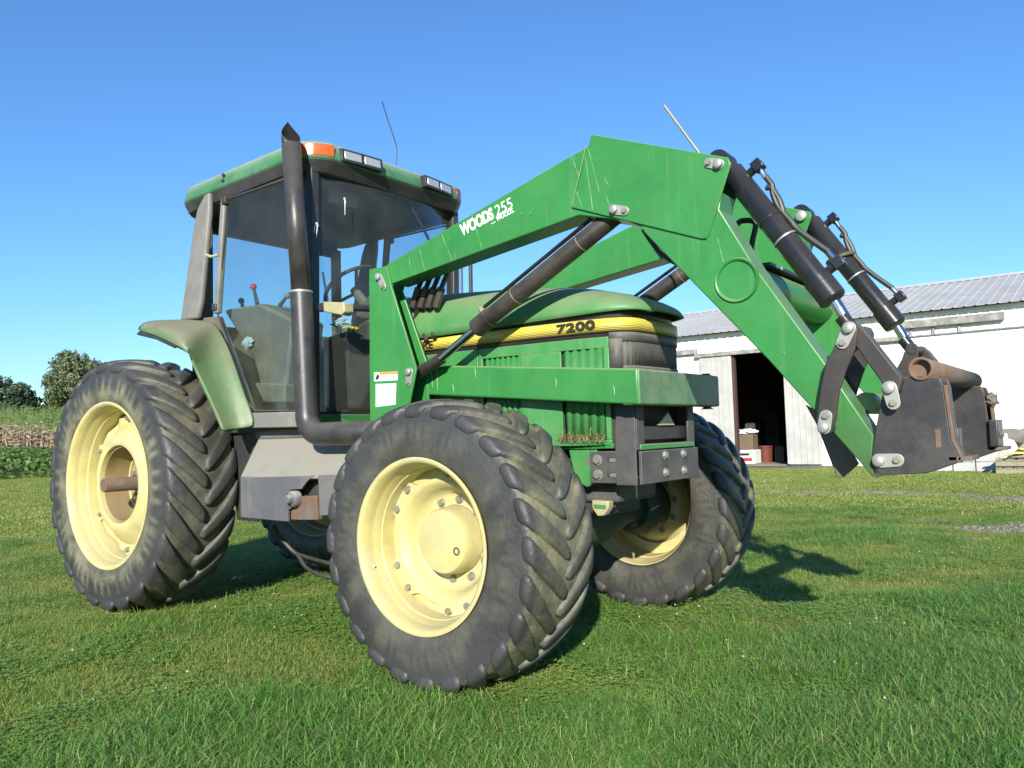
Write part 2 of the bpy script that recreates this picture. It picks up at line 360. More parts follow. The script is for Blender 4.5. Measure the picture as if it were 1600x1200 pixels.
def hexbolt(mb, p, n, r, h, rot=0.):
    p, n = Vector(p), Vector(n).normalized(); a = Vector((0, 0, 1)) if abs(n.z) < .8 else Vector((1, 0, 0)); u = n.cross(a).normalized(); v = n.cross(u)
    P = [p + r * (math.cos(rot + k * math.pi / 3) * u + math.sin(rot + k * math.pi / 3) * v) for k in range(6)]
    mb.poly_prism(P, [q + n * h for q in P])
    w_ = [p - n * .001 + r * 1.35 * (math.cos(k * math.pi / 8) * u + math.sin(k * math.pi / 8) * v) for k in range(16)]
    mb.poly_prism(w_, [q + n * .004 for q in w_])

def front_wheel(side):
    cy = side * .935; cz = .613; s = side
    # disc with lobed outer edge, dished, seen as the wheel centre
    bm = MB(); seg = 120; rings = []
    def lob(a):  # eight-ish lobed plate edge
        return .300 + .030 * math.tanh(2.6 * math.cos(5 * (a - R_(71))))
    prof = [('e', -.004), ('e', .012), (.262, .014), (.246, .006), (.222, -.035), (.205, -.075), (.185, -.083), (.12, -.083)]
    for r, y in prof:
        ring = []
        for k in range(seg):
            a = k * 2 * math.pi / seg; rr = lob(a) if r == 'e' else r
            ring.append(bm.bm.verts.new((rr * math.cos(a), cy + s * (.048 + y), cz + rr * math.sin(a))))
        rings.append(ring)
    for A, B in zip(rings, rings[1:]):
        for k in range(seg): bm.bm.faces.new((A[k], A[(k + 1) % seg], B[(k + 1) % seg], B[k]))
    wh = bm.build('front_wheel', M['rim'], T, ang=50)
    tag(wh, 'right front wheel nearest the camera' if s < 0 else 'left front wheel beyond the axle')
    tyre(0, cy - s * .012, cz, s, .345, .211, .597, .580, .208, 24, .34, 'tyre', wh, .021, toff=.05, dring=.3, gapd=1.0, topd=.45)
    rim = MB()
    rp = [(.350, .190), (.360, .205), (.3685, .2085), (.369, .214), (.362, .2165), (.352, .214), (.344, .206), (.338, .172), (.333, .12), (.318, .108), (.313, .06), (.311, -.05), (.316, -.10), (.333, -.112), (.338, -.165), (.349, -.198), (.362, -.2035), (.366, -.208), (.3655, -.2115), (.358, -.206), (.345, -.17), (.322, -.12), (.322, .11)]
    rim.lathe([(r, s * y) for r, y in rp], (0, cy, cz), 96, close=True).build('rim', M['rim'], wh, ang=40)
    MB().lathe([(.25, s * .030), (.3125, s * .030), (.3125, s * .040), (.25, s * .040)], (0, cy, cz), 64, close=True).build('mounting_ring', M['rim'], wh, ang=40)
    hub = MB().lathe([(.148, s * -.14), (.148, s * -.028), (.143, s * .03), (.139, s * .055), (.134, s * .064), (.125, s * .067), (0, s * .067)], (0, cy, cz), 64)
    hb = hub.build('hub_cap', M['rim'], wh, ang=40)
    MB().lathe([(.018, s * .060), (.018, s * .071), (.011, s * .071), (.011, s * .066), (0, s * .066)], (.088, cy, cz - .035), 16).build('drain_plug', M['rust'], hb)
    for k in range(10):
        a = R_(k * 36 + 10); b = MB(); hexbolt(b, (.176 * math.cos(a), cy - s * .035, cz + .176 * math.sin(a)), (0, s, 0), .015, .016, k); b.build('wheel_bolt', M['bolt'], wh, ang=0)
    for k in range(10):
        a = R_(71 + (k // 2) * 72 + (-11 if k % 2 else 11)); b = MB(); hexbolt(b, (.292 * math.cos(a), cy + s * .058, cz + .292 * math.sin(a)), (0, s, 0), .0145, .018, k); b.build('wheel_bolt', M['bolt'], wh, ang=0)
    MB().tube([(-.352 + .03, cy + s * .15, cz - .12), (-.305, cy + s * .175, cz - .11)], .006, 8).build('valve_stem', M['bolt'], wh)
def rear_wheel(side):
    cx, cy, cz = -2.874, side * .82, .812; s = side
    bm = MB().lathe([(.460, .030), (.454, .058), (.425, .062), (.40, .058), (.365, .095), (.31, .135), (.268, .145), (.254, .138), (.250, .110), (.247, -.05), (.23, -.055), (.23, -.10), (.45, -.06)][0:13], (0, 0, 0), 96, close=True)
    for v in bm.bm.verts:     # casting ribs between the clamps
        r = math.hypot(v.co.x, v.co.z); a = math.atan2(v.co.z, v.co.x)
        if r > .35 and v.co.y > 0: v.co.y -= .05 * max(0, math.cos(6 * a) - .45)
    for v in bm.bm.verts: v.co = Vector((v.co.x + cx, v.co.y * s + cy, v.co.z + cz))
    wh = bm.build('rear_wheel', M['rim'], T, ang=40)
    tag(wh, 'right rear wheel with rusty axle stub' if s < 0 else 'left rear wheel beyond the frame')
    tyre(cx, cy, cz, s, .512, .222, .797, .775, .220, 24, .33, 'tyre', wh, .028, dring=1.)
    rp = [(.517, .205), (.530, .218), (.5385, .222), (.539, .227), (.532, .230), (.521, .227), (.511, .217), (.502, .182), (.497, .125), (.478, .108), (.472, .06), (.470, -.05), (.476, -.10), (.497, -.115), (.503, -.17), (.515, -.208), (.531, -.214), (.5355, -.224), (.513, -.2), (.485, -.13), (.485, .13)]
    MB().lathe([(r, s * y) for r, y in rp], (cx, cy, cz), 96, close=True).build('rim', M['rim'], wh, ang=40)
    hub = MB().lathe([(.247, -.08), (.20, -.075), (.195, -.05), (.165, -.05), (.16, -.075), (.13, -.075), (.125, -.03), (.07, -.025), (.065, -.01), (0, -.01)][::1], (0, 0, 0), 48)
    for v in hub.bm.verts: v.co = Vector((v.co.x + cx, v.co.y * s + cy, v.co.z + cz))
    hb = hub.build('hub', M['rimdirty'], wh, ang=40)
    ln = MB().lathe([(.2465, .112), (.2465, -.052), (.240, -.052), (.240, .112)], (0, 0, 0), 64, close=True)
    for v in ln.bm.verts: v.co = Vector((v.co.x + cx, v.co.y * s + cy, v.co.z + cz))
    ln.build('recess_lining', M['rimdirty'], wh, ang=40)
    ax = MB().lathe([(.046, s * -.1), (.046, s * .228), (.043, s * .233), (.03, s * .234), (.028, s * .229), (0, s * .229)], (cx, cy, cz), 32)
    ax.build('axle_stub', M['rust'], wh, ang=40)
    for k in range(8):
        a = R_(k * 45 + 12); b = MB(); hexbolt(b, (cx + .105 * math.cos(a), cy - s * .03, cz + .105 * math.sin(a)), (0, s, 0), .021, .035, k); b.build('wheel_bolt', M['bolt'], wh, ang=0)
    for k in range(6):   # rim clamps
        a = R_(k * 60 + 30); ca, sa = math.cos(a), math.sin(a); b = MB()
        mt4 = Matrix.Translation((cx + .452 * ca, cy, cz + .452 * sa)) @ Matrix.Rotation(-a, 4, 'Y')
        b.box((-.035, min(s * .02, s * .072), -.035), (.02, max(s * .02, s * .072), .035), mt4)
        b.build('rim_clamp', M['rim'], wh, bevel=.008)
        b = MB(); hexbolt(b, (cx + .43 * ca, cy + s * .07, cz + .43 * sa), (0, s, 0), .014, .02, k); b.build('clamp_bolt', M['bolt'], wh, ang=0)
for s in (-1, 1): front_wheel(s); rear_wheel(s)
for o in list(COL.objects):
    pass

# ------------------------------------------------------------------ chassis, front axle
fr = MB()
fr.box((-2.6, -.20, .72), (.42, .20, .98)); fr.box((-2.9, -.30, .62), (-1.9, .30, 1.15)); fr.box((-1.9, -.24, .60), (-.9, .24, 1.05))
chassis = fr.build('chassis', M['grey'], T, bevel=.02)
MB().box((-3.1, -.60, .70), (-2.7, .60, .95)).build('rear_axle_housing', M['grey'], T, bevel=.04, seg=3)
MB().box((-.75, -.30, .98), (.38, .30, 1.50)).build('engine_block', M['interior_dark'], T, bevel=.03)
b = MB(); b.tube([(0, -.78, .61), (0, -.55, .60), (0, -.25, .56), (0, .25, .56), (0, .55, .60), (0, .78, .61)], [.10, .085, .12, .12, .085, .10], 20)
axle = b.build('front_axle', M['axle'], T, ang=60)
for s in (-1, 1):
    MB().lathe([(.0, s * .10), (.15, s * .10), (.17, s * .06), (.17, s * -.08), (.13, s * -.14), (.0, s * -.14)][::1], (0, s * .80, .613), 40).build('planetary_hub', M['axle'], axle, ang=40)
    MB().tube([(-.22, s * .55, .60), (-.22, s * .15, .60)], .022, 10).build('steering_cylinder', M['black'], axle)
    MB().tube([(-.17, s * .70, .60), (-.22, s * .5, .60)], .03, 10).build('tie_rod', M['black'], axle)
    b = MB(); b.box((-.06, s * .62 - .05, .50), (.06, s * .62 + .05, .74)); b.build('kingpin_yoke', M['axle'], axle, bevel=.02)
# small pale plate with a green sticker on the axle support
p0 = on(937, 792, y=-.25)
b = MB(); c0 = (p0.x, p0.z)
b.prism([(c0[0] - .045, c0[1] + .032), (c0[0] + .05, c0[1] + .028), (c0[0] + .047, c0[1] - .005), (c0[0] + .02, c0[1] - .042), (c0[0] - .015, c0[1] - .046), (c0[0] - .043, c0[1] - .012)], -.25, -.20)
ap = b.build('pale_end_cover', M['cream'], T, bevel=.006)
MB().prism([(c0[0] - .032, c0[1] + .012), (c0[0] + .034, c0[1] + .010), (c0[0] + .033, c0[1] - .010), (c0[0] - .032, c0[1] - .008)], -.2525, -.249).build('sticker', M['panel'], ap, ang=0)
MB().box((c0[0] - .25, -.17, c0[1] - .05), (c0[0] + .0, .17, c0[1] + .07)).build('axle_support', M['interior_dark'], T, bevel=.02)  # near-black colour paints in the shaded hollow below the front plates
MB().box((c0[0] - .05, -.20, c0[1] - .01), (c0[0] + .03, -.15, c0[1] + .02)).build('cover_bracket', M['interior_dark'], T)

# front bracket: side plates with slots and bolts, front plate, two uprights
XF, WF = .578, .307
for s in (-1, 1):
    ys = s * WF
    sp = MB().prism([(.33, .822), (XF - .012, .822), (XF - .012, .972), (.33, .972)], ys, ys - s * .014).build('side_plate', M['grey'], T, bevel=.003)
    for zz in (.862, .932):
        b = MB(); hexbolt(b, (.375, ys, zz), (0, s, 0), .019, .016, .3); b.build('bolt', M['bolt'], sp, ang=0)
        sl = []
        for k in range(12):
            a = k * math.pi / 6; sl.append((.455 + (.018 if math.cos(a) > 0 else -.018) + .012 * math.cos(a), zz + .012 * math.sin(a)))
        MB().prism(sl, ys + s * .0015, ys - s * .002).build('slot', M['interior_dark'], sp, ang=0)
        w_ = []
        for k in range(12):
            a = k * math.pi / 6; w_.append((.460 + (.010 if math.cos(a) > 0 else -.012) + .009 * math.cos(a), zz - .001 + .009 * math.sin(a)))
        MB().prism(w_, ys + s * .0025, ys - s * .002).build('slot_bolt', M['bolt'], sp, ang=0)
    # green engine-frame ear behind the plate
    b = MB(); b.prism([(.20, 1.0), (.36, 1.0), (.36, .83), (.30, .80), (.26, .82), (.225, .88)], ys + s * -.016, ys - s * .035); e = b.build('frame_ear', M['panel'], T, bevel=.004)
    MB().prism([(.318 + .018 * math.cos(k * math.pi / 6), .925 + .018 * math.sin(k * math.pi / 6)) for k in range(12)], ys - s * .0145, ys - s * .02).build('ear_hole', M['rust'], e, ang=0)
    # upright channel
    up = MB()
    up.prism([(.490, 1.185), (XF + .009, 1.185), (XF + .009, .975), (XF + .009, .815), (.478, .815), (.478, .98)], ys + s * .012, ys + s * .002)
    up.box((XF + .001, min(ys, ys - s * .07), .975), (XF + .0125, max(ys, ys - s * .07), 1.185))
    up.build('upright', M['grey'], T, bevel=.003)
fp = MB().box((XF + .014, -WF, .818), (XF + .030, WF, .970)).build('front_plate', M['grey'], T, bevel=.003)
for yy in (-.115, .085):
    for zz in (.862, .945):
        b = MB(); hexbolt(b, (XF + .030, yy + .04, zz), (1, 0, 0), .016, .014, .2); b.build('bolt', M['zinc'], fp, ang=0)
b = MB(); b.box((XF - .08, -WF + .02, .976), (XF + .02, WF - .02, 1.0)); b.build('green_crossmember', M['panel'], T, bevel=.003)
b = MB(); b.box((XF - .06, -WF + .02, 1.02), (XF - .02, WF - .02, 1.085)); b.build('lower_grille_sill', M['black'], T, bevel=.003)
b = MB(); b.box((.30, -.29, 1.0), (XF - .07, .29, 1.20)); b.build('radiator', M['interior_dark'], T)
b = MB(); y0 = .03
b.poly_prism([(XF - .015, -.06, 1.088), (XF - .015, .12, 1.088), (XF - .02, .06, 1.15)], [(XF - .005, -.06, 1.088), (XF - .005, .12, 1.088), (XF - .008, .06, 1.15)]); b.build('torn_grille_flap', M['cream'], T)
# lower frame rail under the side panels
MB().box((-.75, -.305, .985), (.46, -.285, 1.005)).build('frame_rail', M['panel'], T, bevel=.002)

# ------------------------------------------------------------------ hood (lofted), belt, grille, side panels
def loft(sections, name, mt, parent, **k):
    bm = bmesh.new(); R = [[bm.verts.new(p) for p in s] for s in sections]
    for A, B in zip(R, R[1:]):
        for i in range(len(A) - 1): bm.faces.new((A[i], A[i + 1], B[i + 1], B[i]))
    bmesh.ops.recalc_face_normals(bm, faces=bm.faces)
    me = bpy.data.meshes.new(name); bm.to_mesh(me); bm.free(); o = finish(name, me, mt, parent, **k)
    s = o.modifiers.new('solid', 'SOLIDIFY'); s.thickness = .012; s.offset = -1
    return o
def hood_sec(x, w, zl, zt, sq, n=26):
    out = []
    for i in range(n + 1):
        a = math.pi * i / n; c, s_ = math.cos(a), math.sin(a)
        y = -w * (abs(c) ** sq) * (1 if c > 0 else -1); z = zl + (zt - zl) * (max(s_, 0) ** .82)
        out.append((x, y, z))
    return out
secs = [(-1.03, .40, 1.60, 1.90, .52), (-.9, .398, 1.603, 1.893, .52), (-.5, .39, 1.607, 1.868, .52), (-.1, .38, 1.613, 1.838, .53), (.15, .367, 1.619, 1.808, .55), (.32, .348, 1.624, 1.776, .57), (.45, .322, 1.630, 1.742, .6), (.535, .288, 1.634, 1.712, .62), (.585, .245, 1.634, 1.686, .66), (.612, .20, 1.630, 1.660, .7), (.620, .16, 1.625, 1.640, .8)]
hood = loft([hood_sec(*q) for q in secs], 'hood', M['hood'], T, ang=60)
# outline of the body under the hood, plan view (right half), used for belt / grille / panels
def outline(ins, z):
    P = [(-1.02, .370), (-.6, .366), (-.1, .356), (.15, .344), (.36, .325), (.46, .305), (.515, .278), (.545, .24), (.557, .18), (.562, .10), (.564, 0)]
    P = [(x - ins, -(y - ins)) for x, y in P]
    return P + [(x, -y) for x, y in P[-2::-1]]
def wrap(name, mt, z0, z1, ins0, ins1, i0, i1, parent=T, uv=False, solid=.006, zf=None, **k):
    """wall following the body outline between heights z0 and z1"""
    O0, O1 = outline(ins0, z0), outline(ins1, z1)
    bm = bmesh.new(); n = len(O0)
    A = [bm.verts.new((O0[i][0], O0[i][1], z0 + (zf(O0[i][0])[0] if zf else 0))) for i in range(i0, i1)]
    B = [bm.verts.new((O1[i][0], O1[i][1], z1 + (zf(O1[i][0])[1] if zf else 0))) for i in range(i0, i1)]
    ul = bm.loops.layers.uv.new('UVMap')
    d = 0
    for i in range(len(A) - 1):
        L_ = (A[i].co - A[i + 1].co).length
        f = bm.faces.new((A[i], A[i + 1], B[i + 1], B[i]))
        for lp, q in zip(f.loops, ((d, 0), (d + L_, 0), (d + L_, 1), (d, 1))): lp[ul].uv = q
        d += L_
    me = bpy.data.meshes.new(name); bm.to_mesh(me); bm.free(); o = finish(name, me, mt, parent, ang=40, **k)
    s = o.modifiers.new('solid', 'SOLIDIFY'); s.thickness = solid; s.offset = 0
    return o
NO = 21
wrap('hood_gap_dark', M['black'], 1.592, 1.66, .016, .022, 0, NO, solid=.008)  # black strip painting in the dark of the gap under the hood lip
belt = wrap('yellow_belt', M['decal'], 1.533, 1.598, -.004, -.002, 0, NO)
wrap('belt_backing', M['black'], 1.512, 1.602, .004, .006, 0, NO)
# grille frame (wraps round the nose) and pleated mesh
gf = wrap('grille_frame', M['grey'], 1.488, 1.534, .0, .0, 5, 16)
wrap('grille_frame_sill', M['grey'], 1.340, 1.372, .0, .0, 5, 16)
def pleats(name, mt, z0, z1, ins, i0, i1, npl, amp, parent, zt=None):
    O = outline(ins, 0)[i0:i1]; P = [Vector((x, y, 0)) for x, y in O]
    Ls = [0]
    for a, b_ in zip(P, P[1:]): Ls.append(Ls[-1] + (b_ - a).length)
    def at(t):
        for i in range(len(P) - 1):
            if t <= Ls[i + 1] or i == len(P) - 2:
                f = (t - Ls[i]) / (Ls[i + 1] - Ls[i]); dr = (P[i + 1] - P[i]).normalized(); return P[i].lerp(P[i + 1], f), Vector((-dr.y, dr.x, 0))
    bm = bmesh.new(); row = []
    for k in range(npl * 2 + 1):
        t = Ls[-1] * (k + (.5 if k % 2 else 0) * 0) / (npl * 2)
        if k % 2: t += Ls[-1] / (npl * 2) * .55
        p, n = at(min(t, Ls[-1]))
        p = p + n * (amp if k % 2 else 0) * -1
        row.append((bm.verts.new((p.x, p.y, z0)), bm.verts.new((p.x, p.y, z1))))
    for a, b_ in zip(row, row[1:]): bm.faces.new((a[0], b_[0], b_[1], a[1]))
    me = bpy.data.meshes.new(name); bm.to_mesh(me); bm.free(); o = finish(name, me, mt, parent, ang=10)
    s = o.modifiers.new('solid', 'SOLIDIFY'); s.thickness = .003; return o
wrap('grille_post', M['grey'], 1.36, 1.50, -.002, -.002, 5, 7, parent=gf)
pleats('grille_mesh', M['grille'], 1.368, 1.496, .006, 6, 15, 24, .007, gf)
for yy in (-.302, ):
    pass
# side panels
for s in (-1, 1):
    O = [(x, y * -s) for x, y in outline(0, 0)[:6]]
    # panel as frame round two pleated vents: built of strips so the vents are real openings
    def strip(x0, x1, z0, z1, nm='side_panel', th=.012, mt='panel', par=None, yoff=0.):
        def yat(x):
            for (xa, ya), (xb, yb) in zip(O, O[1:]):
                if xa <= x <= xb + 1e-6: return ya + (yb - ya) * (x - xa) / (xb - xa)
            return O[-1][1]
        xs = [x0] + [o_[0] for o_ in O if x0 + .01 < o_[0] < x1 - .01] + [x1]
        b = MB()
        out = [(x, yat(x) + s * yoff) for x in xs]; inn = [(x, yat(x) + s * yoff - s * th) for x in xs[::-1]]
        b.prismz(out + inn, z0, z1); return b.build(nm, M[mt], par or T, bevel=.0025)
    pn = strip(-1.01, -.30, 1.00, 1.512, yoff=.0)
    if s < 0: pn['label'] = 'green side panel behind the loader tower'
    strip(-.296, .455, 1.46, 1.512, 'panel_top_rail'); strip(-.296, .455, 1.00, 1.025, 'panel_bottom_rail')
    strip(-.296, -.27, 1.025, 1.46, 'panel_post'); strip(-.03, .205, 1.025, 1.46, 'panel_plate'); strip(.43, .455, 1.025, 1.46, 'panel_post')
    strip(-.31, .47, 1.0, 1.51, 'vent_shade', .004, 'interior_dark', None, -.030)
    for xa, xb, npl in ((-.27, -.03, 7), (.205, .43, 5)):
        bm = bmesh.new(); row = []
        for k in range(npl * 2 + 1):
            x = xa + (xb - xa) * (k / (npl * 2)); x += (xb - xa) / (npl * 2) * .6 if k % 2 else 0
            y = -.352 - (xa + .0) * .0
            y = -(.356 - .0 - max(0, x + .1) * .062) - (.0 if k % 2 else -.020)
            y = -s * y if s > 0 else y
            if s > 0: y = abs(y)
            row.append((bm.verts.new((x, y, 1.025)), bm.verts.new((x, y, 1.46))))
        for a, b_ in zip(row, row[1:]): bm.faces.new((a[0], b_[0], b_[1], a[1]))
        me = bpy.data.meshes.new('vent_mesh'); bm.to_mesh(me); bm.free(); o = finish('vent_mesh', me, M['vent'], T, ang=10)
        sm = o.modifiers.new('solid', 'SOLIDIFY'); sm.thickness = .003
# dry chaff caught on the bottom rail of the front vent
st = bmesh.new()
for k in range(420):
    x = random.uniform(.19, .45); h = abs(random.gauss(0, .022)); z = 1.022 + h; y = -.355 + random.uniform(-.012, .014)
    d = Vector((random.uniform(-1, 1), random.uniform(-.4, .4), random.uniform(-.5, .6))).normalized() * random.uniform(.008, .022); p = Vector((x, y, z)); q = Vector((0, 0, 1)).cross(d).normalized() * .0009
    st.faces.new([st.verts.new(p - d - q), st.verts.new(p + d - q), st.verts.new(p + d + q), st.verts.new(p - d + q)])
me = bpy.data.meshes.new('chaff'); st.to_mesh(me); st.free(); o = finish('chaff', me, M['straw'], T, ang=0); o['kind'] = 'stuff'
# model number and name on the belt
def belt_y(x): return -(.366 + (x + .6) * -.018 if x < -.1 else .357 - (x + .1) * .056)
dx = Vector((.42, .0237, .012)).normalized()
text('7200', (.195, -.3510, 1.549), dx, (0, 0, 1), .056, M['blackp'], 'model_number', belt, bold=.0022, xs=1.82, gap=1.05)
dn = text('JOHN DEERE', (-1.015, -.3785, 1.545), (1, .0095, .004), (0, 0, 1), .058, M['blackp'], 'maker_name', belt, bold=.0018, xs=.90, gap=1.05)
xm = [v.co.x for v in dn.data.vertices]; x0m, x1m = min(xm), max(xm)
for v in dn.data.vertices: v.co.x = -1.015 + (v.co.x - x0m) * .415 / (x1m - x0m)

# ------------------------------------------------------------------ cab
YC = .70
def both(f):
    for s in (-1, 1): f(s)
# floor, lower front panel, sill
MB().box((-2.5, -.62, 1.12), (-1.3, .62, 1.165)).build('cab_floor', M['interior_dark'], T, bevel=.01)
a = on(400, 644, y=-YC); 
def sill(s):
    y = s * (YC + .012)
    P = [on(392, 645, y=-YC), on(478, 643, y=-YC), on(478, 667, y=-YC), on(385, 669, y=-YC)]
    MB().prism([(p.x, p.z) for p in P] , y, y - s * .05).build('door_sill', M['pillar'], T, bevel=.006)
both(sill)
MB().box((-1.335, -.63, 1.135), (-1.305, .63, 1.212)).build('cab_front_panel', M['panel'], T, bevel=.006)
# posts
def post(name, a, b, w1, d1, s, mt='pillar', bevel=.008, par=T):
    """tapered square post between two points of the right side, mirrored by s"""
    a, b = Vector(a), Vector(b); m_ = MB()
    def ring(p): return [(p.x - w1, -s * (p.y - d1) if s > 0 else p.y - d1, p.z), (p.x + w1, -s * (p.y - d1) if s > 0 else p.y - d1, p.z), (p.x + w1, -s * (p.y + d1) if s > 0 else p.y + d1, p.z), (p.x - w1, -s * (p.y + d1) if s > 0 else p.y + d1, p.z)]
    m_.poly_prism(ring(a), ring(b)); return m_.build(name, M[mt], par, bevel=bevel)
def posts(s):
    post('front_post', (-1.305, -.615, 2.64), (-1.33, -.615, 1.16), .035, .03, s, 'black')
    dtop, dbot = on(352, 310, y=-YC), on(340, 490, y=-YC)
    post('door_post', dtop, dbot, .022, .02, s, 'pillar')
    ct, cb = on(318, 300, y=-YC), on(300, 500, y=-YC)
    # rear corner panel: wide hollow pressing with a rounded top edge
    P = [on(303, 345, y=-.735), on(308, 325, y=-.735), on(319, 304, y=-.735), on(326, 300, y=-.735), on(326, 330, y=-.735), on(313, 470, y=-.735), on(307, 498, y=-.735), on(281, 501, y=-.735)]
    MB().prism([(p.x, p.z) for p in P], s * .735, s * .695).build('rear_corner_panel', M['pillar'], T, bevel=.015, seg=3)
    rear = [on(296, 330, y=-.72), on(303, 325, y=-.72), on(289, 501, y=-.72), on(280, 501, y=-.72)]
    # door glass
    G = [on(356, 311, y=-YC), on(449, 280, y=-YC), (on(490, 268, y=-YC)), on(497, 641, y=-YC), on(399, 642, y=-YC), on(388, 628, y=-YC), on(341, 492, y=-YC)]
    G2 = [(p.x, p.z) for p in G]; G2[2] = (-1.30, 2.575); G2[3] = (-1.31, 1.232)
    dg = MB().prism(G2, s * (YC + .004), s * (YC - .003)).build('door_glass', M['glass'], T, ang=0)
    # glass edge seal
    c_ = [Vector((x, s * (YC + .003), z)) for x, z in G2]
    MB().tube(c_ + [c_[0]], .007, 6).build('glass_seal', M['black'], dg)
    # rear side glass between corner panel and door post
    H = [on(330, 318, y=-YC), on(348, 318, y=-YC), on(337, 485, y=-YC), on(314, 485, y=-YC)]
    # door hinges
    for uv in ((355, 314), (340, 480)):
        p = on(*uv, y=-YC); MB().box((p.x - .02, min(s * (YC + .002), s * (YC + .03)), p.z - .025), (p.x + .022, max(s * (YC + .002), s * (YC + .03)), p.z + .02)).build('hinge', M['black'], dg, bevel=.004)
    # cab lower side behind the door: panel down to the fender
    Q = [on(282, 500, y=-.69), on(338, 494, y=-.69), on(392, 645, y=-.69), on(350, 668, y=-.69)]
    MB().prism([(p.x, p.z) for p in Q], s * .68, s * .64).build('cab_side_lower', M['interior'], T, bevel=.004)
both(posts)
def header(s):
    MB().box((-2.50, min(s * .60, s * .685), 2.585), (-1.33, max(s * .60, s * .685), 2.645)).build('roof_rail', M['black'], T, bevel=.01)
both(header)
MB().box((-1.36, -.60, 2.60), (-1.30, .60, 2.645)).build('windshield_header', M['black'], T, bevel=.01)
MB().box((-2.56, -.60, 2.50), (-2.50, .60, 2.64)).build('rear_header', M['black'], T, bevel=.01)
MB().box((-2.6, -.60, 1.15), (-2.5, .60, 1.86)).build('rear_bulkhead', M['interior'], T, bevel=.01)
wm = MB(); wb_ = []
for k in range(13):
    y = -.59 + 1.18 * k / 12; f = 1 - (y / .59) ** 2; wb_.append((y, -1.322 + .20 * f, -1.305 + .10 * f))
wm.poly_prism([(xb, y, 1.225) for y, xb, xt in wb_] + [(xb - .005, y, 1.225) for y, xb, xt in wb_[::-1]], [(xt, y, 2.60) for y, xb, xt in wb_] + [(xt - .005, y, 2.60) for y, xb, xt in wb_[::-1]])
ws = wm.build('windshield', M['glass'], T, ang=60)
MB().box((-1.312, -.585, 1.213), (-1.305, .585, 1.227)).build('windshield_seal', M['black'], ws, ang=0)
MB().box((-2.545, -.59, 1.86), (-2.539, .59, 2.52)).build('rear_window', M['glass'], T, ang=0)
# left/rear inner posts seen through the glass
MB().box((-2.50, -.60, 1.86), (-2.46, -.52, 2.55)).build('rear_window_post', M['interior'], T, bevel=.01)
MB().box((-2.50, .52, 1.86), (-2.46, .60, 2.55)).build('rear_window_post', M['interior'], T, bevel=.01)
# wiper
MB().tube([on(628, 300, x=-1.30), on(655, 345, x=-1.295), on(672, 378, x=-1.30)], .010, 6).build('wiper', M['black'], ws)
# roof: rounded slab, green shell, underside coloured black for the shade of the overhang
def rrect(x0, x1, w, r, n=8, xf=0.):
    P = []
    for cx, cy, a0 in ((x1 - r, w - r, 0), (x0 + r, w - r, 90), (x0 + r, -w + r, 180), (x1 - r, -w + r, 270)):
        for k in range(n + 1):
            a = R_(a0 + 90 * k / n); P.append(Vector((cx + r * math.cos(a), cy + r * math.sin(a), 0)))
    for p in P: p.x += xf * (1 - (p.y / w) ** 2) if p.x > (x0 + x1) / 2 else 0
    return P
def roofz(p, z): # roof droops gently towards the rear, crowned across
    return Vector((p.x, p.y, z - .045 * max(0, (-1.7 - p.x)) ** 1.6))
levels = [(2.682, -.004), (2.686, .008), (2.700, .016), (2.770, .0), (2.795, -.018), (2.81, -.06), (2.818, -.16), (2.822, -.30)]
bm = bmesh.new(); rings = []
for z, e in levels:
    rings.append([bm.verts.new(roofz(p, z)) for p in rrect(-2.60 - e, -1.24 + e, .70 + e, .16 + max(e, -.1), xf=.075)])
for A, B in zip(rings, rings[1:]):
    for i in range(len(A)): bm.faces.new((A[i], A[(i + 1) % len(A)], B[(i + 1) % len(B)], B[i]))
bm.faces.new(rings[-1]); bmesh.ops.recalc_face_normals(bm, faces=bm.faces)
me = bpy.data.meshes.new('cab_roof'); bm.to_mesh(me); bm.free(); roof = finish('cab_roof', me, M['roof'], T, ang=50)
b = MB(); A = [roofz(p, 2.615) for p in rrect(-2.56, -1.27, .695, .15, xf=.07)]; B = [roofz(p, 2.684) for p in rrect(-2.612, -1.228, .712, .17, xf=.075)]
b.poly_prism(A, B); b.build('roof_underside', M['black'], roof, bevel=.004)
# roof work lights (pairs in a recessed bezel) and corner markers
def roof_x(y): return -1.224 + .075 * (1 - (y / .70) ** 2)
def lights(y0, y1):
    b = MB(); n = 6; F = []; Bk = []
    ys = [y0 + (y1 - y0) * k / n for k in range(n + 1)]
    F = [(roof_x(y) + .004, y, 2.694) for y in ys] + [(roof_x(y) - .004, y, 2.772) for y in ys[::-1]]
    Bk = [(roof_x(y) - .05, y, 2.694) for y in ys] + [(roof_x(y) - .05, y, 2.772) for y in ys[::-1]]
    b.poly_prism(F, Bk); bz = b.build('lamp_bezel', M['reflector'], roof, bevel=.003)
    mid = (y0 + y1) / 2
    for ya, yb in ((y0 + .02, mid - .012), (mid + .012, y1 - .02)):
        b = MB(); b.poly_prism([(roof_x(ya) + .007, ya, 2.708), (roof_x(yb) + .007, yb, 2.708), (roof_x(yb) + .002, yb, 2.759), (roof_x(ya) + .002, ya, 2.759)],
                               [(roof_x(ya) - .03, ya, 2.708), (roof_x(yb) - .03, yb, 2.708), (roof_x(yb) - .03, yb, 2.759), (roof_x(ya) - .03, ya, 2.759)])
        b.build('work_light', M['lens'], roof, bevel=.004)
lights(-.49, -.19); lights(.19, .49)
